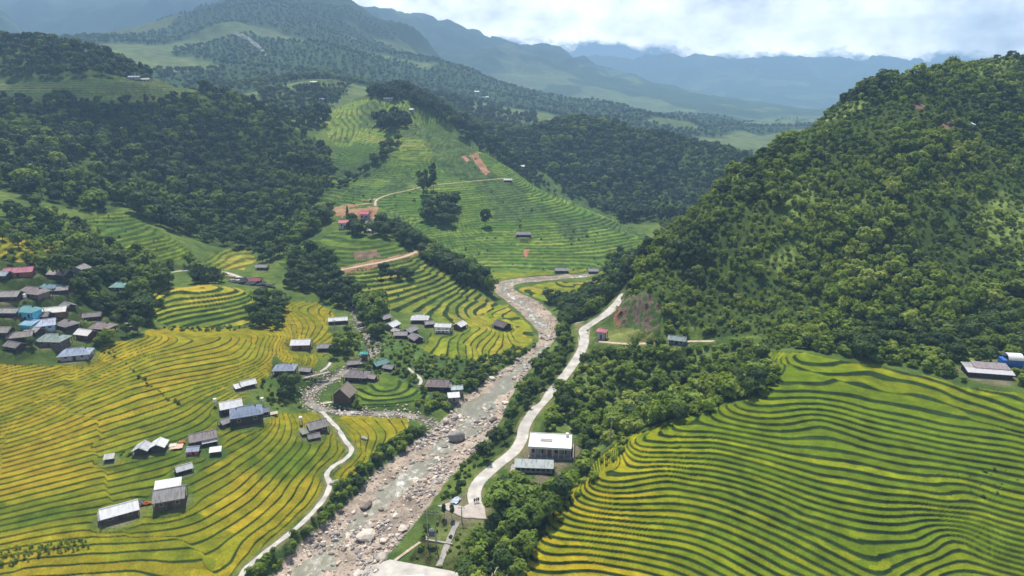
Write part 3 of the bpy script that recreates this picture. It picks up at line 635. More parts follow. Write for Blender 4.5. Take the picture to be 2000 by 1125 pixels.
        if pal == 'spur':   # overgrown patches on the big slope
            og = sm(.08, .22, fbm(X, Y, 48, 4, 611) + .1 * n_mid[m])[:, None]
            c = c * (1 - .75 * og) + (C_(.06, .10, .035) * (1 + 1.2 * n_sm[m])[:, None]) * .75 * og
        c = c * (1 - rz) + gr * rz
        fl = fl[:, None]; col[m] = col[m] * (1 - fl) + c * fl
        cls[m & (flat > .5)] = 1
    def paint(nm, cc, k=4, amp=.5):
        m = area(px, py, y, MISC[nm]); col[m] = C_(*cc) * (1 + amp * (n_sm + n_mid))[m][:, None]; cls[m] = k
        return m
    m = area(px, py, y, FOR_['gully']) & (fbm(x, y, 22, 3, 650) > .1); col[m] = (C_(.13, .18, .045) * (1 + 1.0 * n_sm)[..., None])[m]
    paint('scrub_c', (.065, .11, .028), 0); paint('bank_left', (.06, .10, .03), 0); m = paint('yardslope', (.10, .12, .035), 0, .9)
    for nm in ('bare_knoll', 'bare_bank'): 
        m = area(px, py, y, MISC[nm]) & (n_mid + n_sm * .5 > -.16); col[m] = (C_(.34, .20, .11) * (1 + .6 * n_sm)[..., None])[m]; cls[m] = 4
    paint('bare_knoll2', (.22, .15, .10)); paint('slide1', (.36, .19, .12)); paint('slide2', (.33, .18, .12)); paint('slide3', (.38, .16, .10))
    for nm in ('scar1', 'scar2', 'scar3'): paint(nm, (.22, .13, .09))
    m = area(px, py, y, MISC['cliff'])
    streak = fbm(x, y, 2.2, 3, 91) + fbm(x, z, 4, 3, 92)
    cc = C_(.17, .125, .09) * (1 + 1.3 * streak)[..., None]; red = (sm(1212, 1200, px) * .8)[..., None]; cc = cc * (1 - red) + C_(.30, .13, .08) * (1 + .7 * streak)[..., None] * red
    gg = (streak + n_mid > .22); cc[gg] = C_(.07, .11, .03)
    col[m] = cc[m]; cls[m] = 4; z[m] += (1.6 * np.abs(streak) + 1.2 * n_mid)[m]
    paint('verge', (.17, .19, .05), 0)
    # earth yards round houses and road verges
    t = (sm(2.2, .2, pads) * sm(-.15, .2, n_mid + n_sm + .15))[..., None]; col = col * (1 - t * .7) + C_(.20, .155, .115) * t * .7
    t = (sm(1.6, .2, rd) * sm(-.2, .2, n_sm + .1))[..., None]; col = col * (1 - t) + C_(.19, .18, .08) * t
    # river bed
    bm = np.where(near, GN_.sample(bedmask, x, y), 0); sm_ = np.where(near, GN_.sample(strmask, x, y), 0)
    rk = C_(.385, .31, .245) * (1 + .5 * n_sm + .35 * n_mid)[..., None] + C_(.05, .04, .035) * fbm(x, y, 1.2, 2, 77)[..., None]
    t = sm(.3, .7, bm)[..., None]; col = col * (1 - t) + rk * t
    t2 = sm(.3, .7, sm_)[..., None] * .85; col = col * (1 - t2) + C_(.15, .13, .115) * (1 + .9 * n_sm)[..., None] * t2
    cls[(bm > .5) | (sm_ > .5)] = 3
    z += np.where(near, bm * .25 * n_sm, 0)
    # hill bumps
    z += np.where(cls == 2, .8 * n_mid, 0) + np.where(cls == 0, .35 * n_mid + .15 * n_sm, 0) * np.where(near, np.minimum(flat, 1), 1)
    return z, np.clip(col, .004, .9), cls
def HL(x, y):
    return shape_land(np.atleast_1d(np.asarray(x, float)), np.atleast_1d(np.asarray(y, float)))[0]

# ------------------------------------------------------------------ materials
def mat(name):
    m = bpy.data.materials.new(name); m.use_nodes = True
    nt = m.node_tree; b = nt.nodes['Principled BSDF']; return m, nt, b
def simple(name, c, rough=.7, noise=.15, scale=1.5, metal=0, bump=0, spec=.3):
    m, nt, b = mat(name)
    geo = nt.nodes.new('ShaderNodeNewGeometry')
    n = N(nt, 'ShaderNodeTexNoise'); n.inputs['Scale'].default_value = scale; n.inputs['Detail'].default_value = 5
    nt.links.new(geo.outputs['Position'], n.inputs[0])
    col = ramp(nt, n.outputs[0], [(.3, [v * (1 - noise) for v in c]), (.7, [min(1, v * (1 + noise)) for v in c])])
    nt.links.new(col, b.inputs['Base Color']); b.inputs['Roughness'].default_value = rough; b.inputs['Metallic'].default_value = metal
    b.inputs['Specular IOR Level'].default_value = spec
    if bump:
        bp = N(nt, 'ShaderNodeBump'); bp.inputs['Strength'].default_value = bump; bp.inputs['Distance'].default_value = .2
        nt.links.new(n.outputs[0], bp.inputs['Height']); nt.links.new(bp.outputs[0], b.inputs['Normal'])
    return m
def ground_mat(name, sc1, sc2, bump):
    m, nt, b = mat(name)
    at = N(nt, 'ShaderNodeAttribute'); at.attribute_name = 'Col'
    geo = nt.nodes.new('ShaderNodeNewGeometry')
    n = N(nt, 'ShaderNodeTexNoise'); n.inputs['Scale'].default_value = sc1; n.inputs['Detail'].default_value = 6; n.inputs['Roughness'].default_value = .7
    n2_ = N(nt, 'ShaderNodeTexNoise'); n2_.inputs['Scale'].default_value = sc2; n2_.inputs['Detail'].default_value = 4
    for q_ in (n, n2_): nt.links.new(geo.outputs['Position'], q_.inputs[0])
    f = ramp(nt, n.outputs[0], [(.25, .45), (.75, 1.5)])
    f2_ = ramp(nt, n2_.outputs[0], [(.3, .8), (.7, 1.2)])
    mx = N(nt, 'ShaderNodeMix', data_type='RGBA', blend_type='MULTIPLY'); mx.inputs[0].default_value = 1
    nt.links.new(at.outputs['Color'], mx.inputs[6]); nt.links.new(f, mx.inputs[7])
    mx2 = N(nt, 'ShaderNodeMix', data_type='RGBA', blend_type='MULTIPLY'); mx2.inputs[0].default_value = 1
    nt.links.new(mx.outputs[2], mx2.inputs[6]); nt.links.new(f2_, mx2.inputs[7])
    nt.links.new(mx2.outputs[2], b.inputs['Base Color'])
    b.inputs['Roughness'].default_value = .95; b.inputs['Specular IOR Level'].default_value = .12
    bp = N(nt, 'ShaderNodeBump'); bp.inputs['Strength'].default_value = bump; bp.inputs['Distance'].default_value = .5
    nt.links.new(n.outputs[0], bp.inputs['Height']); nt.links.new(bp.outputs[0], b.inputs['Normal'])
    return m
M_GROUND = ground_mat('ground', 1.6, .25, .6)
M_RICE = ground_mat('rice', 2.6, .3, .5)
M_HILL = ground_mat('hill', .045, .010, 1.0)

# ------------------------------------------------------------------ the land as one sheet, split by cover
def seg(r0, r1, ratio): 
    n = int(math.log(r1 / r0) / math.log(ratio)); return r0 * ratio ** np.arange(n)
QK = globals().get('QK', 1.0)
rr_ = np.concatenate([seg(55, 118, 1.008), seg(118, 240, 1 + .00135 / QK), seg(240, 300, 1 + .0018 / QK), seg(300, 700, 1 + .0027 / QK), seg(700, 1000, 1 + .005 / QK), seg(1000, 8900, 1.0068)])
na = int(1500 * QK)
th = np.radians(np.linspace(-50, 50, na))
RR, TH = np.meshgrid(rr_, th, indexing='ij')
LX = RR * np.tan(TH) ; LY = RR + 0 * TH
lz, lcol, lcls = shape_land(LX.ravel(), LY.ravel())
nr = len(rr_)
print('land', nr, na, nr * na, round(time.time() - T0, 1))
idx = np.arange(nr * na).reshape(nr, na)
F = np.stack([idx[:-1, :-1], idx[:-1, 1:], idx[1:, 1:], idx[1:, :-1]], -1).reshape(-1, 4)
V = np.stack([LX.ravel(), LY.ravel(), lz], -1)
def mesh_np(name, V, F, col=None, smooth=True, mats=(), midx=None):
    me = bpy.data.meshes.new(name)
    me.vertices.add(len(V)); me.vertices.foreach_set('co', np.ascontiguousarray(V, np.float32).ravel())
    k = F.shape[1]
    me.loops.add(F.size); me.loops.foreach_set('vertex_index', np.ascontiguousarray(F, np.int32).ravel())
    me.polygons.add(len(F)); me.polygons.foreach_set('loop_start', np.arange(0, F.size, k, dtype=np.int32))
    try: me.polygons.foreach_set('loop_total', np.full(len(F), k, np.int32))
    except Exception: pass
    if smooth: me.polygons.foreach_set('use_smooth', np.ones(len(F), bool))
    for m in mats: me.materials.append(m)
    if midx is not None: me.polygons.foreach_set('material_index', np.ascontiguousarray(midx, np.int32))
    if col is not None:
        a = me.color_attributes.new('Col', 'FLOAT_COLOR', 'POINT')
        a.data.foreach_set('color', np.c_[col, np.ones(len(col))].astype(np.float32).ravel())
    me.update(calc_edges=True); return me
def sub_land(name, fm, m, label=None):
    f = F[fm]; u, inv = np.unique(f.ravel(), return_inverse=True)
    o = bpy.data.objects.new(name, mesh_np(name, V[u], inv.reshape(-1, 4), lcol[u], True, [m])); COL.objects.link(o)
    o['kind'] = 'structure'
    if label: o['label'] = label
    return o
fc = lcls[F[:, 0]]; fy = V[F[:, 0], 1]
farf = fy > 1000
bedf = (fc == 3) & ~farf; ricef = (fc == 1) & ~farf
sub_land('far_hills', farf, M_HILL, 'hazy wooded mountains rising behind the valley')
sub_land('river_bed', bedf, M_GROUND, 'stony pinkish bed of the river and its side stream')
sub_land('rice_terraces', ricef, M_RICE, 'green and golden stepped rice terraces')
sub_land('ground', ~farf & ~bedf & ~ricef, M_GROUND, 'grassy and wooded valley slopes')
# ------------------------------------------------------------------ foliage
def leaf_mat(name, a, b_, c, trans=.33, sc_=.045):
    m, nt, b = mat(name)
    oi = N(nt, 'ShaderNodeObjectInfo'); geo = nt.nodes.new('ShaderNodeNewGeometry')
    n = N(nt, 'ShaderNodeTexNoise'); n.inputs['Scale'].default_value = sc_; n.inputs['Detail'].default_value = 3
    nt.links.new(geo.outputs['Position'], n.inputs[0])
    n2_ = N(nt, 'ShaderNodeTexNoise'); n2_.inputs['Scale'].default_value = .9; n2_.inputs['Detail'].default_value = 2
    nt.links.new(geo.outputs['Position'], n2_.inputs[0])
    f = math_n(nt, 'ADD', math_n(nt, 'MULTIPLY', oi.outputs['Random'], .45), math_n(nt, 'MULTIPLY', n.outputs[0], .75))
    f = math_n(nt, 'ADD', f, math_n(nt, 'MULTIPLY', math_n(nt, 'SUBTRACT', n2_.outputs[0], .5), .8))
    f = math_n(nt, 'SUBTRACT', f, .12)
    col = ramp(nt, f, [(.2, a), (.5, b_), (.85, c)])
    nt.links.new(col, b.inputs['Base Color']); b.inputs['Roughness'].default_value = .6; b.inputs['Specular IOR Level'].default_value = .22
    tr = N(nt, 'ShaderNodeBsdfTranslucent')
    hs = N(nt, 'ShaderNodeMix', data_type='RGBA', blend_type='MULTIPLY'); hs.inputs[0].default_value = 1; hs.inputs[7].default_value = (1.25, 1.15, .5, 1)
    nt.links.new(col, hs.inputs[6]); nt.links.new(hs.outputs[2], tr.inputs[0])
    mx = N(nt, 'ShaderNodeMixShader'); mx.inputs[0].default_value = trans
    nt.links.new(b.outputs[0], mx.inputs[1]); nt.links.new(tr.outputs[0], mx.inputs[2])
    nt.links.new(mx.outputs[0], nt.nodes['Material Output'].inputs[0]); return m
M_LD = leaf_mat('leaf_dark', (.030, .062, .015), (.062, .115, .024), (.115, .18, .036))
M_LM = leaf_mat('leaf_mid', (.075, .13, .016), (.15, .235, .026), (.25, .33, .045))
M_LB = leaf_mat('leaf_bright', (.13, .21, .022), (.235, .33, .036), (.36, .42, .085))
M_LBL = leaf_mat('leaf_bluish', (.022, .045, .022), (.04, .075, .033), (.07, .115, .045))
M_BARK = simple('bark', (.11, .085, .06), .9, .3, 6, bump=.4)

def cards(P, Nrm, size, rg, aspect=1.5):
    """pointed leaf sprays at points P, facing roughly along Nrm"""
    n = len(P)
    Nn = Nrm + rg.normal(0, .45, (n, 3)); Nn /= np.linalg.norm(Nn, axis=1)[:, None] + 1e-9
    r = rg.normal(0, 1, (n, 3)); A = np.cross(Nn, r); A /= np.linalg.norm(A, axis=1)[:, None] + 1e-9
    B = np.cross(Nn, A); s = (size * rg.uniform(.65, 1.35, n))[:, None]
    Vv = np.stack([P - A * s * aspect * .6, P - B * s * .5 + Nn * s * .18, P + A * s * aspect * .6 - Nn * s * .12, P + B * s * .5 + Nn * s * .18], 1).reshape(-1, 3)
    Ff = np.arange(n * 4).reshape(n, 4); return Vv, Ff
def crown_lobes(seed, c, rad, nl, npl, size, spread=.62, flat=0):
    rg = np.random.default_rng(seed); Ps, Ns = [], []
    c = np.array(c); rad = np.array(rad)
    for k in range(nl):
        d = rg.normal(0, 1, 3); d /= np.linalg.norm(d); d[2] = d[2] * .9 + .12
        lc = c + d * rad * spread * rg.uniform(.55, 1.1); lr = rad * rg.uniform(.24, .52)
        q = rg.normal(0, 1, (npl, 3)); q /= np.linalg.norm(q, axis=1)[:, None]
        q[:, 2] = np.where(q[:, 2] < -.3, -q[:, 2], q[:, 2])
        Ps.append(lc + q * lr * rg.uniform(.75, 1.08, (npl, 1))); Ns.append(q + d * .5 + np.array([0, 0, .35]))
    return cards(np.concatenate(Ps), np.concatenate(Ns), size, rg)
def bamboo(seed, n=15, npl=34, size=.06):
    rg = np.random.default_rng(seed); Ps, Ns = [], []
    for k in range(n):
        a = rg.uniform(0, 6.28); L = rg.uniform(.75, 1.05); out = rg.uniform(.12, .42)
        t = rg.uniform(.22, 1, npl) ** .8
        z = L * (t - .28 * t ** 3 * (out / .3)); r = out * t ** 2.2 + .04
        p = np.stack([np.cos(a) * r, np.sin(a) * r, z], 1) + rg.normal(0, .03, (npl, 3))
        Ps.append(p); Ns.append(np.stack([np.cos(a) * np.ones(npl), np.sin(a) * np.ones(npl), np.full(npl, .9)], 1))
    return cards(np.concatenate(Ps), np.concatenate(Ns), size, rg, 2.3)
def conifer(seed, n=420):
    rg = np.random.default_rng(seed); t = rg.uniform(0, 1, n); a = rg.uniform(0, 6.28, n)
    z = .12 + .88 * t; r = (1 - t) ** .8 * .2 * (.75 + .35 * np.sin(t * 60)) * rg.uniform(.7, 1.05, n) + .01
    P = np.stack([np.cos(a) * r, np.sin(a) * r, z], 1)
    return cards(P, np.stack([np.cos(a), np.sin(a), np.full(n, .7)], 1), .05, rg, 1.7)
def trunk_geo(h, r, seed, limbs=4, zt=.35):
    rg = np.random.default_rng(seed); Vs, Fs = [], []
    def tube(a, b, ra, rb, k=6):
        a = np.array(a, float); b = np.array(b, float); d = b - a; d /= np.linalg.norm(d)
        u = np.cross(d, [0, 0, 1.0] if abs(d[2]) < .9 else [1.0, 0, 0]); u /= np.linalg.norm(u); v_ = np.cross(d, u)
        o = sum(len(q) for q in Vs)
        ang = np.arange(k) * 2 * math.pi / k
        Vs.append(np.concatenate([a + ra * (np.cos(ang)[:, None] * u + np.sin(ang)[:, None] * v_), b + rb * (np.cos(ang)[:, None] * u + np.sin(ang)[:, None] * v_)]))
        Fs.append(np.array([[o + i, o + (i + 1) % k, o + k + (i + 1) % k, o + k + i] for i in range(k)]))
    mid = (rg.normal(0, .015), rg.normal(0, .015), zt)
    tube((0, 0, -.06), mid, r, r * .7); tube(mid, (mid[0] * 2, mid[1] * 2, h), r * .7, r * .25)
    for i in range(limbs):
        a = rg.uniform(0, 6.28); s_ = rg.uniform(.15, .26); z0 = rg.uniform(zt * .8, h * .75)
        tube((mid[0], mid[1], z0), (math.cos(a) * s_, math.sin(a) * s_, z0 + rg.uniform(.1, .22)), r * .45, r * .15, 5)
    return np.concatenate(Vs), np.concatenate(Fs)
TRUNKS = {}
PROTO = []     # (crown mesh, trunk mesh or None, kind)
def add_proto(kind, geo, m, trunk):
    cm = mesh_np(kind + '_crown', geo[0], geo[1], None, False, [m]); tm = None
    if trunk is not None: tm = mesh_np(kind + '_trunk', trunk[0], trunk[1], None, True, [M_BARK])
    PROTO.append((cm, tm, kind, geo, trunk, m))
for k in range(3): add_proto('tree', crown_lobes(10 + k, (0, 0, .62), (.38, .36, .36), 15, 44, .072, .82), [M_LD, M_LBL, M_LM][k], trunk_geo(.7, .03, 10 + k))          # 0-2
for k in range(3): add_proto('tree', crown_lobes(20 + k, (0, 0, .54), (.42, .40, .42), 16, 42, .080, .80), [M_LM, M_LB, M_LD][k], trunk_geo(.6, .03, 20 + k, zt=.2))  # 3-5
for k in range(2): add_proto('tree', crown_lobes(30 + k, (0, 0, .6), (.2, .2, .4), 11, 40, .07), [M_LD, M_LM][k], trunk_geo(.75, .022, 30 + k, zt=.25))        # 6-7
for k in range(3): add_proto('bamboo', bamboo(40 + k), [M_LM, M_LB, M_LBL][k], trunk_geo(.55, .02, 40 + k, 6, .2))                                               # 8-10
add_proto('conifer', conifer(50), M_LD, trunk_geo(.9, .018, 50, 0))                                                                                               # 11
for k in range(3): add_proto('bush', crown_lobes(60 + k, (0, 0, .42), (.52, .52, .40), 10, 34, .13), [M_LM, M_LB, M_LD][k], None)                                # 12-14
PCOL = bpy.data.collections.new('plant_prototypes')
for i, (cm, tm, kind, geo, trunk, m) in enumerate(PROTO):
    Vv, Ff = geo; mi = np.zeros(len(Ff), int); mats_ = [m]
    if trunk is not None:
        Ff = np.concatenate([Ff, trunk[1] + len(Vv)]); Vv = np.concatenate([Vv, trunk[0]]); mi = np.concatenate([mi, np.ones(len(trunk[1]), int)]); mats_.append(M_BARK)
    o = bpy.data.objects.new('plant_%02d' % i, mesh_np('plant_%02d' % i, Vv, Ff, None, False, mats_, mi)); PCOL.objects.link(o)
def gn_scatter(name, P, rot, scl, idx, coll, label, cat=None):
    me = bpy.data.meshes.new(name); me.vertices.add(len(P)); me.vertices.foreach_set('co', P.astype(np.float32).ravel())
    a = me.attributes.new('rot', 'FLOAT_VECTOR', 'POINT'); a.data.foreach_set('vector', rot.astype(np.float32).ravel())
    a = me.attributes.new('scl', 'FLOAT_VECTOR', 'POINT'); a.data.foreach_set('vector', scl.astype(np.float32).ravel())
    a = me.attributes.new('idx', 'INT', 'POINT'); a.data.foreach_set('value', idx.astype(np.int32))
    o = bpy.data.objects.new(name, me); COL.objects.link(o)
    ng = bpy.data.node_groups.new(name, 'GeometryNodeTree')
    ng.interface.new_socket('Geometry', in_out='INPUT', socket_type='NodeSocketGeometry'); ng.interface.new_socket('Geometry', in_out='OUTPUT', socket_type='NodeSocketGeometry')
    gi = ng.nodes.new('NodeGroupInput'); go = ng.nodes.new('NodeGroupOutput')
    iop = ng.nodes.new('GeometryNodeInstanceOnPoints'); ci = ng.nodes.new('GeometryNodeCollectionInfo')
    ci.inputs['Collection'].default_value = coll; ci.inputs['Separate Children'].default_value = True; ci.inputs['Reset Children'].default_value = True
    def na(nm, t):
        n = ng.nodes.new('GeometryNodeInputNamedAttribute'); n.data_type = t; n.inputs['Name'].default_value = nm; return n.outputs[0]
    ng.links.new(gi.outputs[0], iop.inputs['Points']); ng.links.new(ci.outputs[0], iop.inputs['Instance'])
    iop.inputs['Pick Instance'].default_value = True
    ng.links.new(na('idx', 'INT'), iop.inputs['Instance Index'])
    er = ng.nodes.new('FunctionNodeEulerToRotation'); ng.links.new(na('rot', 'FLOAT_VECTOR'), er.inputs[0]); ng.links.new(er.outputs[0], iop.inputs['Rotation'])
    ng.links.new(na('scl', 'FLOAT_VECTOR'), iop.inputs['Scale']); ng.links.new(iop.outputs[0], go.inputs[0])
    md = o.modifiers.new('scatter', 'NODES'); md.node_group = ng
    tag(o, label, cat, None, 'stuff'); return o
# ---- where plants grow.  name: (spacing, height range, weights over prototypes, words)
MIXES = {
 'right_hill': (3.0, 1.9, 6.6, {0: .8, 5: 1.4, 6: .5, 1: .4, 3: 4.0, 12: 2.5, 8: 3.5, 4: 3.5, 9: 5, 13: 4}, 'the steep right hill'),
 'gully': (3.6, 3.6, 8.5, {0: 2, 2: 2, 3: 4, 4: 2, 5: 2, 8: 2, 9: 1, 12: 1.5, 13: 1}, 'the gully wood'),
 'roadside': (4.2, 4, 7.5, {0: 2, 1: 1, 3: 3, 5: 3, 8: 1, 12: 2}, 'the roadside bank wood'),
 'yard_wood': (4.4, 4, 7.5, {0: 1, 3: 3, 4: 2, 5: 2, 12: 2, 13: 2, 9: 1}, 'the slope below the yard'),
 'left_wood': (6.6, 7, 13, {0: 4, 1: 4, 5: 3, 3: 2, 10: 2, 6: 2, 7: 1, 8: 1}, 'the dark left forest'),
 'ridge_wood': (8.0, 9, 16, {0: 4, 1: 3, 6: 2, 3: 1, 10: 1, 5: 2}, 'the far left ridge'),
 'spur_ridge': (6.5, 8, 14, {1: 3, 10: 4, 8: 1, 0: 2}, 'the top of the terraced spur'),
 'mid_wood': (8.0, 9, 16, {0: 3, 1: 4, 5: 2, 3: 1, 10: 2, 7: 1}, 'the far wooded hill'),
 'village_wood': (5.0, 3.2, 8, {0: 3, 1: 1, 3: 3, 4: 1, 5: 2, 8: 1.5, 9: 1, 12: 3, 13: 2, 2: 2, 7: 1}, 'the left village slope'),
 'scrub_c': (3.3, 1.8, 4.0, {12: 3, 13: 5, 14: 1, 9: 1, 3: 1}, 'the green stream hollow'),
 'bank_left': (2.0, 2.6, 4.8, {12: 5, 13: 1, 14: 3, 5: 1}, 'the left bank hedge'),
}
EXTRA = {  # small clumps
 'knoll_line': ([(672,452),(690,425),(725,432),(745,420),(790,452),(830,478),(925,530),(960,560),(950,575),(905,555),(850,520),(800,487),(750,462),(700,462)], 330, 460, 4.2, 5, 9.5, {0: 3, 5: 4, 3: 1}, 'the lower spur crest'),
 'knoll_clump': ([(565,512),(610,490),(650,505),(665,560),(690,570),(715,600),(690,612),(650,600),(600,575),(560,560)], 320, 420, 4.6, 6, 11, {0: 3, 5: 3, 1: 1, 10: 1}, 'the dirt road grove'),
 'mound_clump': ([(480,610),(500,585),(535,575),(560,600),(562,630),(530,648),(490,642)], 260, 340, 4.0, 6, 9.5, {0: 3, 5: 3, 3: 1}, 'the terraced mound clump'),
 'bamboo_row': ([(378,540),(430,535),(438,553),(380,556)], 320, 380, 3.2, 6, 8, {8: 2, 10: 4}, 'the mound top row'),
 'stream_trees': ([(655,655),(690,645),(705,660),(700,690),(665,705),(640,690)], 240, 330, 4.2, 5, 8, {3: 3, 0: 2, 4: 1, 12: 2}, 'the hamlet stream edge'),
 'stream_trees2': ([(700,600),(745,595),(755,640),(735,665),(710,650)], 270, 345, 4.4, 7, 10, {3: 3, 5: 1}, 'the hamlet stream bank'),
 'road_trees': ([(540,740),(580,735),(590,770),(560,790),(530,760)], 210, 270, 4.4, 4, 7, {0: 2, 3: 2, 12: 2}, 'the brown house garden'),
 'thatch_trees': ([(665,775),(700,775),(712,800),(660,805)], 190, 260, 3.2, 3, 5, {3: 2, 5: 2, 12: 2}, 'the thatched house garden'),
 'river_bush': ([(925,705),(1035,680),(1062,650),(1072,690),(1010,735),(950,765),(900,795),(870,805),(830,800),(880,770),(900,745)], 205, 320, 2.8, 2.5, 5, {12: 4, 14: 2, 13: 1, 3: 1}, 'the hamlet river edge'),
 'spur_grove': ([(820,415),(850,400),(870,402),(893,400),(893,438),(860,440),(825,435)], 470, 600, 5.2, 8, 12, {0: 3, 5: 2}, 'the big slope grove'),
 'spur_pair': ([(815,352),(850,350),(852,385),(818,385)], 540, 660, 6.5, 9, 15, {6: 3, 7: 1}, 'the hillside path cluster'),
 'ridge_cluster': ([(730,235),(790,230),(800,255),(745,262)], 620, 800, 7, 8, 13, {1: 2, 10: 2}, 'the spur peak grove'),
 'spur_hedge': ([(650,360),(690,345),(775,270),(785,278),(710,350),(655,372)], 540, 700, 6.5, 5, 9, {0: 2, 5: 3, 14: 1}, 'the spur flank hedge'),
 'spur_back': ([(930,270),(1010,322),(1060,350),(1090,385),(1060,372),(985,325),(925,285),(890,262)], 660, 900, 6.5, 7, 11, {0: 3, 1: 2, 5: 2}, 'the spur back slope'),
 'gorge_edge': ([(560,470),(600,420),(640,412),(650,430),(590,470),(540,505),(510,525),(495,515)], 380, 560, 5.2, 6, 10, {0: 3, 5: 3, 3: 1}, 'the knoll gorge'),
 'bend_trees': ([(1060,585),(1120,592),(1130,630),(1100,640),(1085,610)], 280, 400, 4.6, 5, 8, {0: 3, 5: 2, 1: 2}, 'the river bend bank'),
 'slope_bush': ([(735,528),(800,525),(805,552),(740,550)], 350, 420, 6.5, 4, 6, {14: 2, 5: 2}, 'the slope below the dirt road'),
 'far_strip': ([(700,150),(800,150),(930,210),(1050,230),(1050,250),(930,240),(800,190)], 960, 1500, 15, 10, 18, {0: 2, 1: 3}, 'the far back slope'),
 'left_lower': ([(90,400),(160,430),(205,480),(330,520),(400,515),(398,530),(300,540),(150,520),(20,470),(-200,455),(-200,430)], 280, 470, 6.5, 4, 9, {0: 3, 5: 3, 12: 3, 3: 2, 8: 1}, 'the upper village slope'),
 'barn_bush': ([(1500,655),(1560,680),(1640,695),(1750,712),(1830,735),(1880,745),(2000,758),(2400,755),(2400,640),(1500,640)], 185, 250, 2.5, 2.4, 6.2, {3: 2, 5: 2, 12: 3, 13: 1}, 'the barn edge thicket'),
 'village_trees': ([(160,500),(330,520),(325,560),(300,640),(235,622),(150,590),(130,545)], 240, 400, 5.0, 6, 11, {0: 3, 5: 3, 2: 2, 3: 1, 12: 1}, 'the village grove'),
 'village_trees2': ([(-60,640),(10,640),(75,665),(80,700),(-60,710)], 200, 330, 4.5, 5, 9, {0: 3, 5: 3}, 'the lower village grove'),
 'ditch_row': ([(200,672),(235,690),(285,735),(330,765),(362,795),(350,800),(300,765),(240,710),(205,690)], 190, 320, 2.2, .7, 1.8, {12: 2, 14: 1}, 'the ditch across the left fields'),
 'mound_row': ([(320,636),(400,640),(480,634),(478,643),(400,648),(318,645)], 240, 340, 2.4, 1.2, 2.6, {12: 2, 14: 2}, 'the foot of the terraced mound'),
 'crop_patch': ([(0,1075),(80,1060),(170,1050),(175,1072),(90,1085),(0,1105)], 100, 180, 1.3, .7, 1.3, {12: 1, 13: 2, 9: 3}, 'the crop strip low at left'),
 'farm_row': ([(215,885),(260,875),(330,872),(330,885),(230,898)], 170, 240, 2.0, .8, 1.7, {12: 2, 13: 2}, 'the verge of the field huts'),
 'hut_yard': ([(520,735),(560,735),(600,770),(590,800),(540,800),(500,780)], 195, 290, 3.4, 1.0, 2.6, {12: 3, 13: 3}, 'the garden left of the stream'),
 'right_bank': ([(800,1085),(845,1015),(872,960),(900,905),(930,865),(945,885),(915,935),(890,985),(850,1030),(820,1088)], 120, 230, 2.5, 1.6, 3.6, {12: 4, 14: 3, 13: 2, 3: 1}, 'the right river bank'),
 'far_knoll_trees': ([(500,180),(600,165),(690,170),(640,215),(640,300),(590,290),(540,235)], 745, 1200, 8.5, 7, 12, {0: 3, 1: 3, 5: 2}, 'the saddle behind the spur'),
 'edge_right': ([(1020,1100),(1062,1030),(1108,966),(1165,898),(1228,849),(1235,865),(1175,915),(1120,985),(1075,1050),(1030,1120)], 110, 200, 3.0, 1.2, 2.8, {12: 2, 13: 4}, 'the rice hill edge'),
 'rice_scrub': ([(1870,930),(1960,900),(2000,930),(2000,950),(1900,990),(1880,960)], 120, 200, 3.0, .8, 1.6, {12: 2, 13: 2}, 'the rice hill scrub patch'),
 'shed_trees': ([(1010,880),(1060,895),(1100,900),(1090,925),(1050,930),(1000,960),(985,940)], 150, 215, 3.8, 3, 5.5, {3: 2, 5: 2, 12: 2}, 'the long low shed'),
}
CLEAR = [(p[0], p[1]) for p in []]
PTS = dict(x=[], y=[], z=[], h=[], k=[], g=[])
GROUPS = []
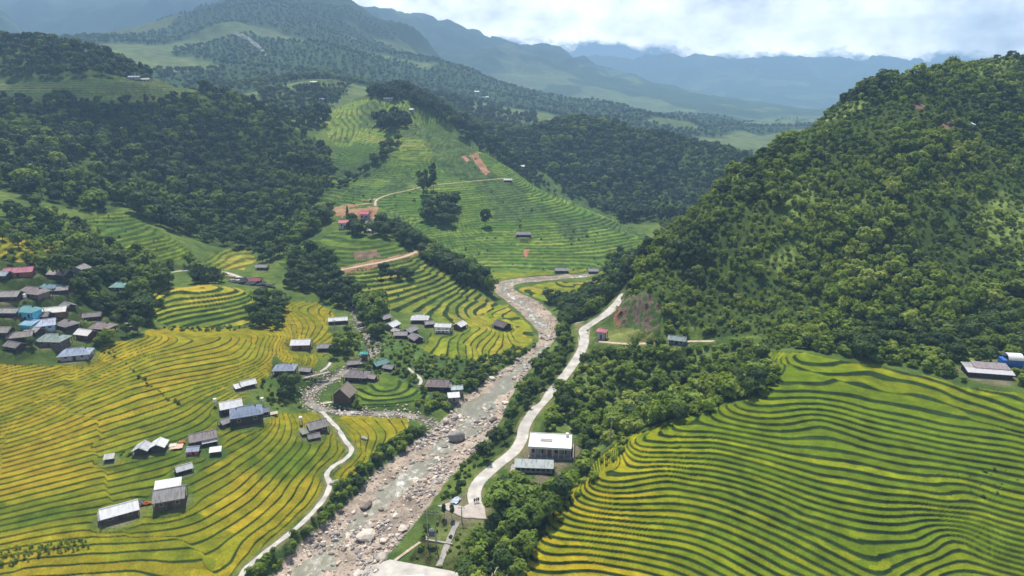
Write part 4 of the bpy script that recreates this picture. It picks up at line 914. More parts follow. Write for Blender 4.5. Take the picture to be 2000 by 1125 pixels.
def scatter(spec, spacing, h0, h1, mix, words, keep_=1.0, extra_clear=0):
    poly, d0, d1 = spec[:3]
    x0 = -.80 * d1 - 20; x1 = .80 * d1 + 20
    # bounding box in plan
    pxs = [p[0] for p in poly]; lo, hi = min(pxs), max(pxs)
    x0 = max(x0, min((lo - 1040) / FPX * d0 * 1.0, (lo - 1040) / FPX * d1 * 1.3) - 30); x1 = min(x1, max((hi - 960) / FPX * d0, (hi - 960) / FPX * d1 * 1.3) + 30)
    X, Y = np.meshgrid(np.arange(x0, x1, spacing), np.arange(d0, d1, spacing))
    X = (X + rng.uniform(-.48, .48, X.shape) * spacing).ravel(); Y = (Y + rng.uniform(-.48, .48, Y.shape) * spacing).ravel()
    Zb = H0(X, Y); px, py = project(X, Y, Zb)
    m = inpoly(px + 6 * fbm(X, Y, 9, 2, 3), py + 5 * fbm(X, Y, 9, 2, 4), poly) & (Y > d0) & (Y < d1)
    near = GN_.inside(X, Y)
    ho = np.where(near, GN_.sample(HOUSED, X, Y), 99); rd = np.where(near, GN_.sample(ROADD, X, Y), 99); ed = np.where(near, GN_.sample(EDGE, X, Y), 99)
    hh = h0 + (h1 - h0) * rng.uniform(0, 1, len(X)) ** 1.8
    hh *= 1 + .7 * fbm(X, Y, 60, 2, 19)
    m &= (ho > 1.0 + hh * .22) & (rd > hh * .30) & (ed > hh * .2)
    gap = np.zeros(len(X), bool)
    if poly is FOR_['gully'][0]: gap = (fbm(X, Y, 22, 3, 650) > .1) & (rng.uniform(0, 1, len(X)) > .2)
    if poly is FOR_['right_hill'][0]: gap = (fbm(X, Y, 24, 3, 640) > .16) & (rng.uniform(0, 1, len(X)) > .25)
    if poly is FOR_['left_wood'][0]: gap = (fbm(X, Y, 50, 3, 660) > .2) & (rng.uniform(0, 1, len(X)) > .3)
    hh = np.where(gap, rng.uniform(1.2, 3.0, len(X)) * (1.0 if poly is FOR_['right_hill'][0] else 1.6), hh)
    # keep the view side of buildings free of tall growth
    for p, r_, hr in CLR:
        dx = X - p[0]; dy = p[1] - Y
        m &= ~((np.abs(dx - dy * 0) < r_) & (dy > 0) & (dy < r_ + 2.2 * (hh - hr)) )
    if poly is FOR_['right_hill'][0]:
        hh *= np.where((rng.uniform(0, 1, len(X)) < .04) & ~gap, 1.4, 1) * (.8 + .4 * (fbm(X, Y, 35, 2, 641) > 0))
        for nm in ('scar1', 'scar2', 'scar3'): m &= ~area(px, py, Y, MISC[nm])
    m &= ~area(px, py, Y, MISC['cliff'])
    m &= ~area(px, py, Y, MISC['verge'])
    if keep_ < 1: m &= rng.uniform(0, 1, len(X)) < keep_
    ks = np.array(list(mix)); wts = np.array(list(mix.values()), float); wts /= wts.sum()
    X, Y, hh, gap = X[m], Y[m], hh[m], gap[m]
    # patches of one kind: the pick follows a slow noise as well as chance
    qn = np.clip(.5 + fbm(X, Y, 28, 2, 97) * 1.1 + rng.uniform(-.28, .28, len(X)), 0, .9999)
    cw = np.cumsum(wts); kk = ks[np.searchsorted(cw, qn)]
    kk = np.where(gap, rng.choice([12, 13, 13], len(X)), kk)
    hh = np.where((kk >= 12) & ~gap, hh * .72, hh)
    PTS['x'].append(X); PTS['y'].append(Y); PTS['h'].append(hh); PTS['k'].append(kk); PTS['g'].append(np.full(len(X), len(GROUPS))); GROUPS.append(words)
CLR = [(p, max(h[2], h[3]) * .5, h[4]) for h, p in zip(HS, HPOS) if p is not None and p[1] < 640] + [(OFFW, 8, 4), (SHED, 6, 2), (BARN, 6, 3), (DOME, 5, 4)]
for nm in FOR_:
    if nm in MIXES: s_ = MIXES[nm]; scatter(FOR_[nm], *s_, keep_=.8 if nm == 'village_wood' else 1)
MIXES['yardslope'] = (2.6, .7, 2.0, {12: 3, 13: 2, 14: 2}, 'the yard slope', .6)
for nm in ('scrub_c', 'bank_left', 'yardslope'): s_ = MIXES[nm]; scatter(MISC[nm], *s_)
for nm, e in EXTRA.items(): scatter(e[:3], *e[3:])
scatter(TER['spur_face'], 7.5, .9, 2.6, {12: 3, 13: 2, 14: 2, 5: .5}, 'the big terraced slope', .45)
scatter(TER['spur_left'], 8.5, .9, 2.8, {12: 3, 14: 2, 5: .5}, 'the upper terraced slope', .4)
scatter(TER['knoll_front'], 6, .7, 1.8, {12: 3, 14: 2}, 'the lower spur terraces', .25)
scatter(TER['left_c'], 5, .9, 2.4, {12: 3, 14: 2, 5: 1}, 'the left hill terraces', .4)
# far slopes, larger crowns standing for the trees one can still make out
X, Y = np.meshgrid(np.arange(-1900, 1700, 14), np.arange(1000, 2600, 17)); X = (X + rng.uniform(-8, 8, X.shape)).ravel(); Y = (Y + rng.uniform(-9, 9, Y.shape)).ravel()
Zb = H0(X, Y); t = fbm(X, Y, 240, 4, 31, .42) - sm(120, 300, Zb) * .12
m = (t < .07) & (np.abs(X) < Y * .85); X, Y = X[m], Y[m]
PTS['x'].append(X); PTS['y'].append(Y); PTS['h'].append(rng.uniform(6, 13, len(X)) * np.interp(Y, [1000, 2600], [1.1, .7])); PTS['k'].append(rng.choice([0, 1, 5, 3], len(X))); PTS['g'].append(np.full(len(X), len(GROUPS))); GROUPS.append('the far mountain slopes')
PX_, PY_, PH, PK_, PG = [np.concatenate(PTS[k]) for k in ('x', 'y', 'h', 'k', 'g')]
PZ = HL(PX_, PY_) - .15
print('plants', len(PX_), round(time.time() - T0, 1))
# which plants show largest: those become things of their own
qx, qy = project(PX_, PY_, PZ + PH * .6); dist = np.sqrt(PX_ ** 2 + PY_ ** 2 + (HC - PZ) ** 2)
sz = PH / dist; infr = (qx > 5) & (qx < 1995) & (qy > 5) & (qy < 1118)
kinds = np.array([PROTO[k][2] for k in PK_])
indiv = np.zeros(len(PX_), bool)
TT = np.linspace(.35, .985, 130)
def visible(ids):
    z1 = PZ[ids] + PH[ids] * .8
    ok = np.ones(len(ids), bool)
    for t in TT: ok &= (HC + (z1 - HC) * t) > H0(PX_[ids] * t, PY_[ids] * t)
    return ok
for kn, lim in (('tree', 300), ('bamboo', 200), ('bush', 300)):
    ids = np.where((kinds == kn) & infr & (PG != len(GROUPS) - 1))[0]; ids = ids[np.argsort(-sz[ids])][:lim * 3]
    ids = ids[visible(ids)][:lim]; indiv[ids] = True
PSY = rng.uniform(0, 6.283, len(PX_)); PWX = rng.uniform(.85, 1.2, len(PX_))
LBL = {'tree': 'leafy tree growing on %s', 'bamboo': 'feathery bamboo clump growing on %s', 'bush': 'rounded green bush growing on %s', 'conifer': 'dark conifer growing on %s'}
def plant(i, x, y, z, h, ry, wx, label, group=None, cat=None, name=None):
    cm, tm, kind = PROTO[i][:3]
    nm = name or {'tree': 'tree', 'bamboo': 'bamboo_clump', 'bush': 'bush', 'conifer': 'conifer_tree'}[kind]
    cat = cat or {'tree': 'tree', 'bamboo': 'bamboo', 'bush': 'bush', 'conifer': 'tree'}[kind]
    if tm is None:
        o = bpy.data.objects.new(nm, cm); COL.objects.link(o)
        o.location = (x, y, z); o.rotation_euler = (0, 0, ry); o.scale = (h * wx, h * wx, h)
    else:
        o = bpy.data.objects.new(nm, None); COL.objects.link(o); o.location = (x, y, z); o.rotation_euler = (0, 0, ry); o.scale = (h * wx, h * wx, h)
        c = bpy.data.objects.new('crown', cm); COL.objects.link(c); c.parent = o
        c = bpy.data.objects.new('trunk', tm); COL.objects.link(c); c.parent = o
    tag(o, label, cat, group); return o
LOOK = ['dark spreading', 'dusky wide-crowned', 'green spreading', 'full green', 'bright round', 'dense dark', 'tall narrow dark', 'tall narrow green', 'green arching', 'bright arching', 'dusky arching', 'pointed', 'green round', 'bright green', 'dark low']
_ii = np.where(indiv)[0]
def third(a, i, g, words):
    q = a[_ii[PG[_ii] == g]]; r_ = (q < a[i]).mean(); return words[min(int(r_ * len(words)), len(words) - 1)]
for i in _ii:
    w_ = GROUPS[PG[i]]; kn = kinds[i]; g_ = PG[i]
    szw = third(PH, i, g_, ['very small', 'small', 'medium', 'large', 'very large']); vw = third(-qy, i, g_, ['lowest', 'lower', 'middle', 'upper', 'topmost']); hw_ = third(qx, i, g_, ['far left', 'left', 'centre', 'right', 'far right'])
    lab_ = '%s %s %s, %s %s part of %s' % (szw, LOOK[PK_[i]], {'tree': 'tree', 'bamboo': 'bamboo clump', 'bush': 'bush', 'conifer': 'conifer'}[kn], vw, hw_, w_)
    if len(lab_.split()) > 16: lab_ = lab_.replace(' arching', '').replace(' round', '').replace(' part of', ' of')
    plant(int(PK_[i]), PX_[i], PY_[i], PZ[i], PH[i], PSY[i], PWX[i], lab_, {'tree': 'trees', 'bamboo': 'bamboo clumps', 'bush': 'bushes'}[kn] + ' on ' + w_)
rest = ~indiv
for kn, nm, lab in (('tree', 'forest', 'dense woodland of leafy trees over the hillsides'), ('bamboo', 'bamboo_thicket', 'bamboo thickets among the hillside woods'), ('bush', 'bushes', 'low scrub and bushes over slopes and banks')):
    m = rest & (kinds == kn)
    if m.sum() == 0: continue
    rot = np.zeros((m.sum(), 3)); rot[:, 2] = PSY[m]; rot[:, 0] = rng.normal(0, .06, m.sum())
    s_ = np.stack([PH[m] * PWX[m], PH[m] * PWX[m], PH[m]], 1)
    gn_scatter(nm, np.stack([PX_[m], PY_[m], PZ[m]], 1), rot, s_, PK_[m], PCOL, lab)
# notable single trees
HERO = [ (4, 962, 578, 13, .8, 6, 'tall dark tree standing alone at the river bend'), (5, 948, 440, 14, .8, 0, 'lone dark round tree on the big terraced slope'),
 (3, 990, 1005, 9.5, 1.5, 3, 'big broad-crowned tree shading the paved yard'), (4, 1025, 985, 9, 1.3, 4, 'second broad tree right behind the big yard tree'), (3, 1015, 1045, 8, 1.2, 3, 'bright green tree below the broad yard trees'),
 (5, 85, 445, 12, 1, 0, 'dark tree above the left village terraces'), (0, 562, 770, 9, .9, 0, 'dark tree in front of the blue-grey roofed brown house'),
 (3, 728, 640, 11, 1.1, 3, 'large bright tree left of the pale gabled hamlet house'), (0, 695, 460, 9, 1.1, 0, 'dark round tree between the two pink-roofed houses'), (11, 679, 424, 8, 1, 11, 'pointed conifer on the bare orange slope'),
 (4, 820, 725, 5, 1, 4, 'small dark tree above the brown-grey riverside roof'), (3, 1090, 585, 6, .8, 3, 'small tree beside the tiny white hut'), (0, 125, 545, 12, 1.1, 0, 'dark tree right of the pink-roofed house')]
for (k, px, py, h, wx, _k, lab) in HERO:
    p = cast(px, py)
    if p is None: continue
    pz = float(HL(p[0], p[1])[0]); kind = PROTO[k][2]
    plant(k, p[0], p[1], pz - .2, h, px * .1, wx, lab)
for px, lab in ((867, 'left of the two dark cypresses at the yard edge'), (883, 'right of the two dark cypresses at the yard edge')):
    p = cast(px, 1012); plant(6, p[0], p[1], float(HL(p[0], p[1])[0]) - .2, 4.6, px, .75, lab, None, 'tree', 'cypress')
# ------------------------------------------------------------------ small mesh kit
class MB:
    def __init__(s): s.v = []; s.f = []
    def box(s, x0, x1, y0, y1, z0, z1):
        o = len(s.v); s.v += [(x, y, z) for z in (z0, z1) for y in (y0, y1) for x in (x0, x1)]
        s.f += [tuple(o + i for i in q) for q in ((0,2,3,1),(4,5,7,6),(0,1,5,4),(2,6,7,3),(0,4,6,2),(1,3,7,5))]; return s
    def slab(s, quad, t):
        """polygon given by its top corners, thickened downwards"""
        o = len(s.v); n = len(quad); s.v += [tuple(p) for p in quad] + [(p[0], p[1], p[2] - t) for p in quad]
        s.f.append(tuple(o + i for i in range(n))); s.f.append(tuple(o + n + i for i in range(n))[::-1])
        for i in range(n): j = (i + 1) % n; s.f.append((o + i, o + n + i, o + n + j, o + j))
        return s
    def cyl(s, x, y, z0, z1, r, k=8, r2=None):
        o = len(s.v); r2 = r if r2 is None else r2
        for (z, q) in ((z0, r), (z1, r2)): s.v += [(x + q * math.cos(i * 2 * math.pi / k), y + q * math.sin(i * 2 * math.pi / k), z) for i in range(k)]
        s.f += [(o + i, o + (i + 1) % k, o + k + (i + 1) % k, o + k + i) for i in range(k)]
        s.f += [tuple(o + i for i in range(k))[::-1], tuple(o + k + i for i in range(k))]; return s
    def bar(s, a, b, r, k=5):
        a = Vector(a); b = Vector(b); d = (b - a).normalized(); u = d.cross(Vector((0, 0, 1)) if abs(d.z) < .9 else Vector((1, 0, 0))).normalized(); v = d.cross(u)
        o = len(s.v)
        for p in (a, b): s.v += [tuple(p + r * (math.cos(i * 2 * math.pi / k) * u + math.sin(i * 2 * math.pi / k) * v)) for i in range(k)]
        s.f += [(o + i, o + (i + 1) % k, o + k + (i + 1) % k, o + k + i) for i in range(k)]
        s.f += [tuple(o + i for i in range(k))[::-1], tuple(o + k + i for i in range(k))]; return s
    def build(s, name, m, parent=None, smooth=False):
        me = bpy.data.meshes.new(name); me.from_pydata(s.v, [], s.f); me.materials.append(m)
        if smooth: me.polygons.foreach_set('use_smooth', [True] * len(me.polygons))
        bm = bmesh.new(); bm.from_mesh(me); bmesh.ops.recalc_face_normals(bm, faces=bm.faces); bm.to_mesh(me); bm.free()
        o = bpy.data.objects.new(name, me); COL.objects.link(o)
        if parent: o.parent = parent
        return o
def empty(name, loc, rz=0):
    o = bpy.data.objects.new(name, None); COL.objects.link(o); o.location = loc; o.rotation_euler = (0, 0, rz); return o
_rm = {}
def roof_mat(c, kind='sheet'):
    key = (tuple(round(v, 3) for v in c), kind)
    if key in _rm: return _rm[key]
    m, nt, b = mat('roof_' + kind)
    tc_ = N(nt, 'ShaderNodeTexCoord'); n = N(nt, 'ShaderNodeTexNoise'); n.inputs['Scale'].default_value = 1.1; n.inputs['Detail'].default_value = 7; n.inputs['Roughness'].default_value = .7
    mp_ = N(nt, 'ShaderNodeMapping'); mp_.inputs['Scale'].default_value = (1.6, .35, .35)
    nt.links.new(tc_.outputs['Object'], mp_.inputs[0]); nt.links.new(mp_.outputs[0], n.inputs[0])
    v = .2 if c[0] > .6 else .5
    dirt = [x * (1 - v) * k for x, k in zip(c, (.98, .92, .85))]
    col = ramp(nt, n.outputs[0], [(.32, dirt), (.5, c), (.72, [min(.9, x * (1 + v * .5)) for x in c])])
    wv = N(nt, 'ShaderNodeTexWave', wave_type='BANDS', bands_direction='X'); wv.inputs['Scale'].default_value = 1.5
    nt.links.new(tc_.outputs['Object'], wv.inputs[0])
    ml = N(nt, 'ShaderNodeMix', data_type='RGBA', blend_type='MULTIPLY'); ml.inputs[0].default_value = 1
    nt.links.new(col, ml.inputs[6]); nt.links.new(ramp(nt, wv.outputs[0], [(0, .88), (1, 1.0)]), ml.inputs[7])
    nt.links.new(ml.outputs[2], b.inputs['Base Color']); b.inputs['Roughness'].default_value = .55 if c[0] > .5 else .75; b.inputs['Specular IOR Level'].default_value = .3
    bp = N(nt, 'ShaderNodeBump'); bp.inputs['Strength'].default_value = .5; bp.inputs['Distance'].default_value = .12; nt.links.new(wv.outputs[0], bp.inputs['Height']); nt.links.new(bp.outputs[0], b.inputs['Normal'])
    _rm[key] = m; return m
_wm = {}
def wall_mat(c):
    key = tuple(round(v, 3) for v in c)
    if key not in _wm: _wm[key] = simple('wall', c, .85, .28, 1.8, bump=.3)
    return _wm[key]
M_GLASS = simple('window_pane', (.03, .035, .045), .2, .2, 1, spec=.5)
M_WOOD = simple('wood', (.10, .065, .045), .85, .3, 4)
M_CONC = simple('concrete', (.50, .47, .42), .85, .26, .35, bump=.2)
M_CONC2 = simple('old_concrete', (.36, .33, .30), .9, .25, .8, bump=.3)
M_DIRT = simple('dirt_track', (.50, .39, .28), .95, .22, .8, bump=.3)
M_WHITE = simple('white_paint', (.75, .75, .74), .5, .06, 2)
M_BLACK = simple('black_net', (.022, .022, .03), .8, .4, 1.2)
def gable_roof(L, Dp, eh, pitch, oh=.65, th=.13):
    m = MB(); hl = L / 2 + oh; hd = Dp / 2 + oh; rise = math.tan(R(pitch)) * hd; ze = eh - math.tan(R(pitch)) * oh + .12
    zr_ = ze + rise
    m.slab([(-hl, -hd, ze), (hl, -hd, ze), (hl, 0, zr_), (-hl, 0, zr_)], th); m.slab([(-hl, .004, zr_), (hl, .004, zr_), (hl, hd, ze), (-hl, hd, ze)], th)
    return m, ze, zr_
def hip_roof(L, Dp, eh, pitch, oh=.75, th=.14):
    m = MB(); hl = L / 2 + oh; hd = Dp / 2 + oh; rise = math.tan(R(pitch)) * hd; ze = eh - math.tan(R(pitch)) * oh + .12; zr_ = ze + rise
    rl = max(hl - hd * .72, hl * .28); g = .72; zg = ze + rise * g      # small gablets at the ends
    yg = hd * (1 - g); xg = rl + .0
    for s in (-1, 1):
        q = [(-hl, s * hd, ze), (hl, s * hd, ze), (xg + (hl - xg) * (1 - g), s * yg, zg), (xg, 0, zr_), (-xg, 0, zr_), (-xg - (hl - xg) * (1 - g), s * yg, zg)]
        if s < 0: m.slab([(x, y - .003, z) for x, y, z in q], th)
        else: m.slab([(x, y + .003, z) for x, y, z in q[::-1]], th)
    for s in (-1, 1):
        xe = xg + (hl - xg) * (1 - g)
        q = [(s * (hl), -hd, ze - .02), (s * hl, hd, ze - .02), (s * xe, yg, zg - .02), (s * xe, -yg, zg - .02)]
        m.slab(q if s > 0 else q[::-1], th)
    return m, ze, zr_
def house(pos, L, Dp, eh, rot, kind, rc, wc, lab, seed=0, small=False):
    rg = random.Random(seed)
    rp = math.atan(math.tan(R(rot)) / .5) if abs(rot) <= 45 else R(rot)
    base = empty('house' if not (small or kind == 'lean') else 'shed', (pos[0], pos[1], pos[2]), rp)
    tag(base, lab, 'house' if not (small or kind == 'lean') else 'shed')
    wm = wall_mat(wc); hl, hd = L / 2, Dp / 2
    steep = 'steep' in lab
    pitch = 42 if steep else (27 if kind == 'gable' else 29)
    if kind == 'lean':
        a = math.tan(R(11)); f = eh * .86
        MB().box(-hl, hl, -hd, hd, -.6, f).build('wall', wm, base)
        m = MB(); m.slab([(-hl - .4, -hd - .5, f + .02), (hl + .4, -hd - .5, f + .02), (hl + .4, hd + .4, f + .1 + a * (Dp + .9)), (-hl - .4, hd + .4, f + .1 + a * (Dp + .9))], .1)
        m.build('roof', roof_mat(rc), base)
        MB().box(-hl + .02, hl - .02, hd - .15, hd - .02, f - .05, f + a * Dp).build('back_wall', wm, base)
    else:
        rf, ze, zr_ = (gable_roof if kind == 'gable' else hip_roof)(L, Dp, eh, pitch)
        w_ = MB(); open_ = rg.random() < .35 and wc == dk
        if kind == 'gable':
            zt_ = ze + math.tan(R(pitch)) * .65 - .16; o = 0
            rr2 = zt_ + math.tan(R(pitch)) * hd
            w_.v = [(-hl, -hd, -.6), (hl, -hd, -.6), (hl, hd, -.6), (-hl, hd, -.6), (-hl, -hd, zt_), (hl, -hd, zt_), (hl, hd, zt_), (-hl, hd, zt_), (-hl, 0, rr2), (hl, 0, rr2)]
            w_.f = [(3, 2, 1, 0), (0, 1, 5, 4), (2, 3, 7, 6), (1, 2, 6, 9, 5), (3, 0, 4, 8, 7), (4, 5, 9, 8), (6, 7, 8, 9)]
        else: w_.box(-hl, hl, -hd, hd, -.6, ze + .45)
        w_.build('wall', wm, base)
        roof = rf.build('roof', roof_mat(rc), base)
        rl = L / 2 + .65 if kind == 'gable' else max(L / 2 + .75 - (Dp / 2 + .75) * .72, (L / 2 + .75) * .28)
        MB().box(-rl, rl, -.16, .16, zr_ - .08, zr_ + .09).build('ridge_cap', roof_mat([c * .85 for c in rc]), roof)
        for sx in (-1, 1):
            for sy in (-1, 1): MB().box(sx * (hl + .45) - .08, sx * (hl + .45) + .08, sy * (hd + .45) - .08, sy * (hd + .45) + .08, -.6, ze + .02).build('post', M_WOOD, base)
    # openings on the two faces one can see
    dw = min(1.0, L * .2); dh = min(2.0, eh * .78)
    MB().box(-dw / 2, dw / 2, -hd - .05, -hd + .02, .02, dh).build('door', wall_mat((.05, .035, .03)), base)
    for x in ([-hl * .58, hl * .58] if L > 5 else []):
        fr = MB().box(x - .55, x + .55, -hd - .06, -hd + .02, eh * .38, eh * .74).build('window', wall_mat((.30, .26, .22)), base)
        MB().box(x - .45, x + .45, -hd - .09, -hd - .063, eh * .42, eh * .70).build('pane', M_GLASS, fr)
    if 'two-storey' in lab:
        for x in (-hl * .55, 0, hl * .55):
            fr = MB().box(x - .5, x + .5, -hd - .06, -hd + .02, eh * .12, eh * .34).build('window', M_WHITE, base); MB().box(x - .4, x + .4, -hd - .09, -hd - .063, eh * .14, eh * .32).build('pane', M_GLASS, fr)
    if 'railed balcony' in lab:
        m = MB().box(-hl, hl, -hd - 1.5, -hd - .05, eh * .48, eh * .53); m.build('balcony_floor', M_WHITE, base)
        m = MB()
        for i in range(11): x = -hl + i * L / 10; m.box(x - .05, x + .05, -hd - 1.5, -hd - 1.4, -.6 if i % 5 == 0 else eh * .53, eh * .98 if i % 5 == 0 else eh * .76)
        m.box(-hl, hl, -hd - 1.5, -hd - 1.4, eh * .76, eh * .79); m.build('railing', M_WHITE, base)
    return base
for i, (h, p) in enumerate(zip(HS, HPOS)):
    if p is None: print('no place for', h[-1]); continue
    z = float(HL(p[0], p[1])[0])
    if p[1] > 640 or not GN_.inside(p[0], p[1]): z = z - .2
    o = house((p[0], p[1], z), *h[2:], seed=i, small=h[2] < 5.2)
print('houses', round(time.time() - T0, 1))
# ------------------------------------------------------------------ white flat-roofed building by the road
b = empty('flat_roofed_building', tuple(OFFW), R(-6)); tag(b, 'large white flat-roofed building with pale pink walls beside the road', 'building')
pw = wall_mat((.50, .42, .40))
MB().box(-6, 6, -3, 4, -1, 3.3).build('wall', pw, b)
rf = MB().box(-6.7, 6.7, -4.6, 4.6, 3.3, 3.75).build('roof', simple('white_roof', (.80, .80, .79), .6, .08, .7), b)
m = MB(); m.box(-6.7, 6.7, -4.6, -4.45, 3.75, 4.0); m.box(-6.7, 6.7, 4.45, 4.6, 3.75, 4.0); m.box(-6.7, -6.55, -4.45, 4.45, 3.75, 4.0); m.box(6.55, 6.7, -4.45, 4.45, 3.75, 4.0); m.build('parapet', M_WHITE, rf)
MB().box(-3.2, .6, -.6, 1.0, 3.752, 3.95).build('skylight', wall_mat((.35, .33, .31)), rf)
MB().cyl(5.2, 3.4, 3.75, 4.9, .55, 10).build('water_tank', M_WHITE, rf)
MB().box(-6.7, 6.9, -4.6, -3.02, -1, .15).build('porch', M_CONC2, b)
for i in range(8): MB().box(-6.5 + i * 1.82, -6.25 + i * 1.82, -4.45, -4.2, .15, 3.3).build('column', wall_mat((.66, .60, .58)), b)
for i in range(5):
    x = -5 + i * 2.4
    fr = MB().box(x - .6, x + .6, -3.06, -2.98, 1.1 if i != 2 else .16, 2.6).build('window' if i != 2 else 'door', wall_mat((.25, .18, .15)), b)
    if i != 2: MB().box(x - .5, x + .5, -3.1, -3.063, 1.2, 2.5).build('pane', M_GLASS, fr)
MB().box(7.2, 7.35, -5, 4, -1, 1.1).build('side_wall', wall_mat((.5, .42, .36)), b)
s_ = empty('low_shed', tuple(SHED), R(-4)); tag(s_, 'long low turquoise-edged shed with dark openings just below the white flat-roofed building', 'shed')
MB().box(-5.6, 5.6, -1.6, 1.8, -.8, 1.9).build('wall', wall_mat((.42, .34, .32)), s_)
MB().slab([(-5.9, -2.1, 1.95), (5.9, -2.1, 1.95), (5.9, 2.1, 2.5), (-5.9, 2.1, 2.5)], .12).build('roof', roof_mat((.42, .46, .45)), s_)
for i in range(7): MB().box(-5.2 + i * 1.5, -4.2 + i * 1.5, -1.66, -1.58, .7, 1.5).build('window', M_GLASS, s_)
# barn and domed tent at the far right
b = empty('barn', tuple(BARN), R(-12)); b.scale = (.66, .66, .72); tag(b, 'large grey-brown single-pitch barn with a pale lower roof strip at the right edge', 'barn')
MB().box(-9, 9.5, -4.2, 4, -1, 2.2).build('wall', wall_mat(dk), b)
MB().slab([(-5.2, -1.2, 3.3), (10, -1.2, 3.3), (10, 5, 4.2), (-5.2, 5, 4.2)], .14).build('roof', roof_mat((.34, .29, .30)), b)
MB().slab([(-9.6, -5, 2.3), (10.4, -5, 2.3), (10.4, -.9, 3.1), (-9.6, -.9, 3.1)], .14).build('lower_roof', roof_mat((.62, .60, .62)), b)
MB().slab([(-9.6, -.9, 3.08), (-5.3, -.9, 3.08), (-5.3, 4.4, 3.7), (-9.6, 4.4, 3.7)], .14).build('side_roof', roof_mat((.42, .40, .38)), b)
for x in (-8.8, -4, 1, 5, 9.4): MB().box(x - .1, x + .1, -4.8, -4.6, -1, 2.2).build('post', M_WOOD, b)
t_ = empty('domed_hut', tuple(DOME), R(-10)); t_.scale = (.72, .72, .8); tag(t_, 'blue-walled hut under a white domed cover behind the barn', 'hut')
MB().box(-4.2, 4.2, -2.4, 2.4, -1, 2.6).build('wall', simple('blue_sheet', (.04, .16, .55), .5, .2, 1.2), t_)
m = MB(); K = 12
for i in range(K):
    a0, a1 = math.pi * i / K, math.pi * (i + 1) / K
    m.slab([(-2.6, -3.0 * math.cos(a0), 3.0 + 2 * math.sin(a0)), (-2.6, -3.0 * math.cos(a1), 3.0 + 2 * math.sin(a1)), (3.6, -3.0 * math.cos(a1), 3.0 + 2 * math.sin(a1)), (3.6, -3.0 * math.cos(a0), 3.0 + 2 * math.sin(a0))], .08)
m.build('cover', M_WHITE, t_)
MB().box(-2.4, 3.4, -2.6, 2.6, 2.6, 3.0).build('frame', M_BLACK, t_)
# hall at the lower edge
zl = LOT[0][2] + .3
h_ = empty('riverside_hall', (HALL[0], HALL[1], zl), R(6)); tag(h_, 'pale turquoise-roofed hall cut by the bottom edge of the picture', 'hall')
MB().box(-6, 6, -4, 4, -.6, 3.0).build('wall', pw, h_)
MB().slab([(-6.6, -4.8, 3.0), (6.6, -4.8, 3.0), (6.6, 4.0, 3.9), (-6.6, 4.0, 3.9)], .16).build('roof', roof_mat((.70, .77, .76)), h_)
m = MB()
for i in range(9): m.box(-6 + i * 1.5, -5.9 + i * 1.5, 5.6, 5.7, -.3, 1.1)
m.box(-6, 6.1, 5.6, 5.7, .9, 1.0); m.box(-6, 6.1, 5.6, 5.7, .3, .38); m.build('railing', wall_mat((.08, .08, .09)), h_)
MB().box(-6.3, 6.6, 4.05, 5.8, 1.5, 1.62).build('dark_canopy', wall_mat((.07, .06, .07)), h_)
for i in range(4): MB().box(-5 + i * 3.1, -3.6 + i * 3.1, 4.5, 5.3, 1.63, 1.9 + .1 * (i % 2)).build('signboard', (wall_mat((.55, .22, .20)), M_WHITE)[i % 2], h_)
# ------------------------------------------------------------------ roads and paved slabs
def ribbon(name, P, wd_, m, lab, th=.10, lift=.07):
    v, f = [], []; n = len(P)
    for i in range(n):
        a = P[max(i - 1, 0)]; c = P[min(i + 1, n - 1)]; d = np.array([c[0] - a[0], c[1] - a[1]]); d /= np.linalg.norm(d) + 1e-9
        nx, ny = -d[1], d[0]; hw = wd_ / 2 * (1 + .12 * math.sin(i * 1.7) * (wd_ < 3.5))
        z = P[i][2] + lift
        v += [(P[i][0] + nx * hw, P[i][1] + ny * hw, z), (P[i][0] - nx * hw, P[i][1] - ny * hw, z), (P[i][0] + nx * (hw + .05), P[i][1] + ny * (hw + .05), z - th - .35), (P[i][0] - nx * (hw + .05), P[i][1] - ny * (hw + .05), z - th - .35)]
        if i:
            o = 4 * i; p = o - 4; f += [(p, p + 1, o + 1, o), (p + 2, p, o, o + 2), (p + 1, p + 3, o + 3, o + 1)]
    me = bpy.data.meshes.new(name); me.from_pydata(v, [], f); me.materials.append(m)
    o = bpy.data.objects.new(name, me); COL.objects.link(o); tag(o, lab, None, None, 'structure'); return o
RLAB = ['pale concrete road climbing between river and wooded gully', 'dirt footpath along the foot of the right hill', 'pale concrete footpath winding along the left rice field', 'concrete lane over the terraced mound', 'orange dirt road across the lower spur', 'dirt footpath across the terraced spur', 'short concrete path to the footbridge', 'short path by the stream', 'short path to the brown-grey roof']
for (nm, wd_, P, mm), lab in zip(RP, RLAB): ribbon(nm, P, wd_, {'concrete': M_CONC, 'dirt': M_DIRT}[mm], lab)
for nm, P, lab, lift in (('paved_yard', YARD, 'paved concrete yard where the road ends', .05), ('road_bend', BEND, 'wide paved bend of the concrete road', .10), ('pavement', LOT, 'paved forecourt behind the riverside hall', .05)):
    o = MB().slab([(p[0], p[1], p[2] + lift + .08) for p in P][::1], .5).build(nm, M_CONC if nm != 'paved_yard' else simple('yard', (.47, .41, .36), .9, .2, .5)); tag(o, lab, None, None, 'structure')
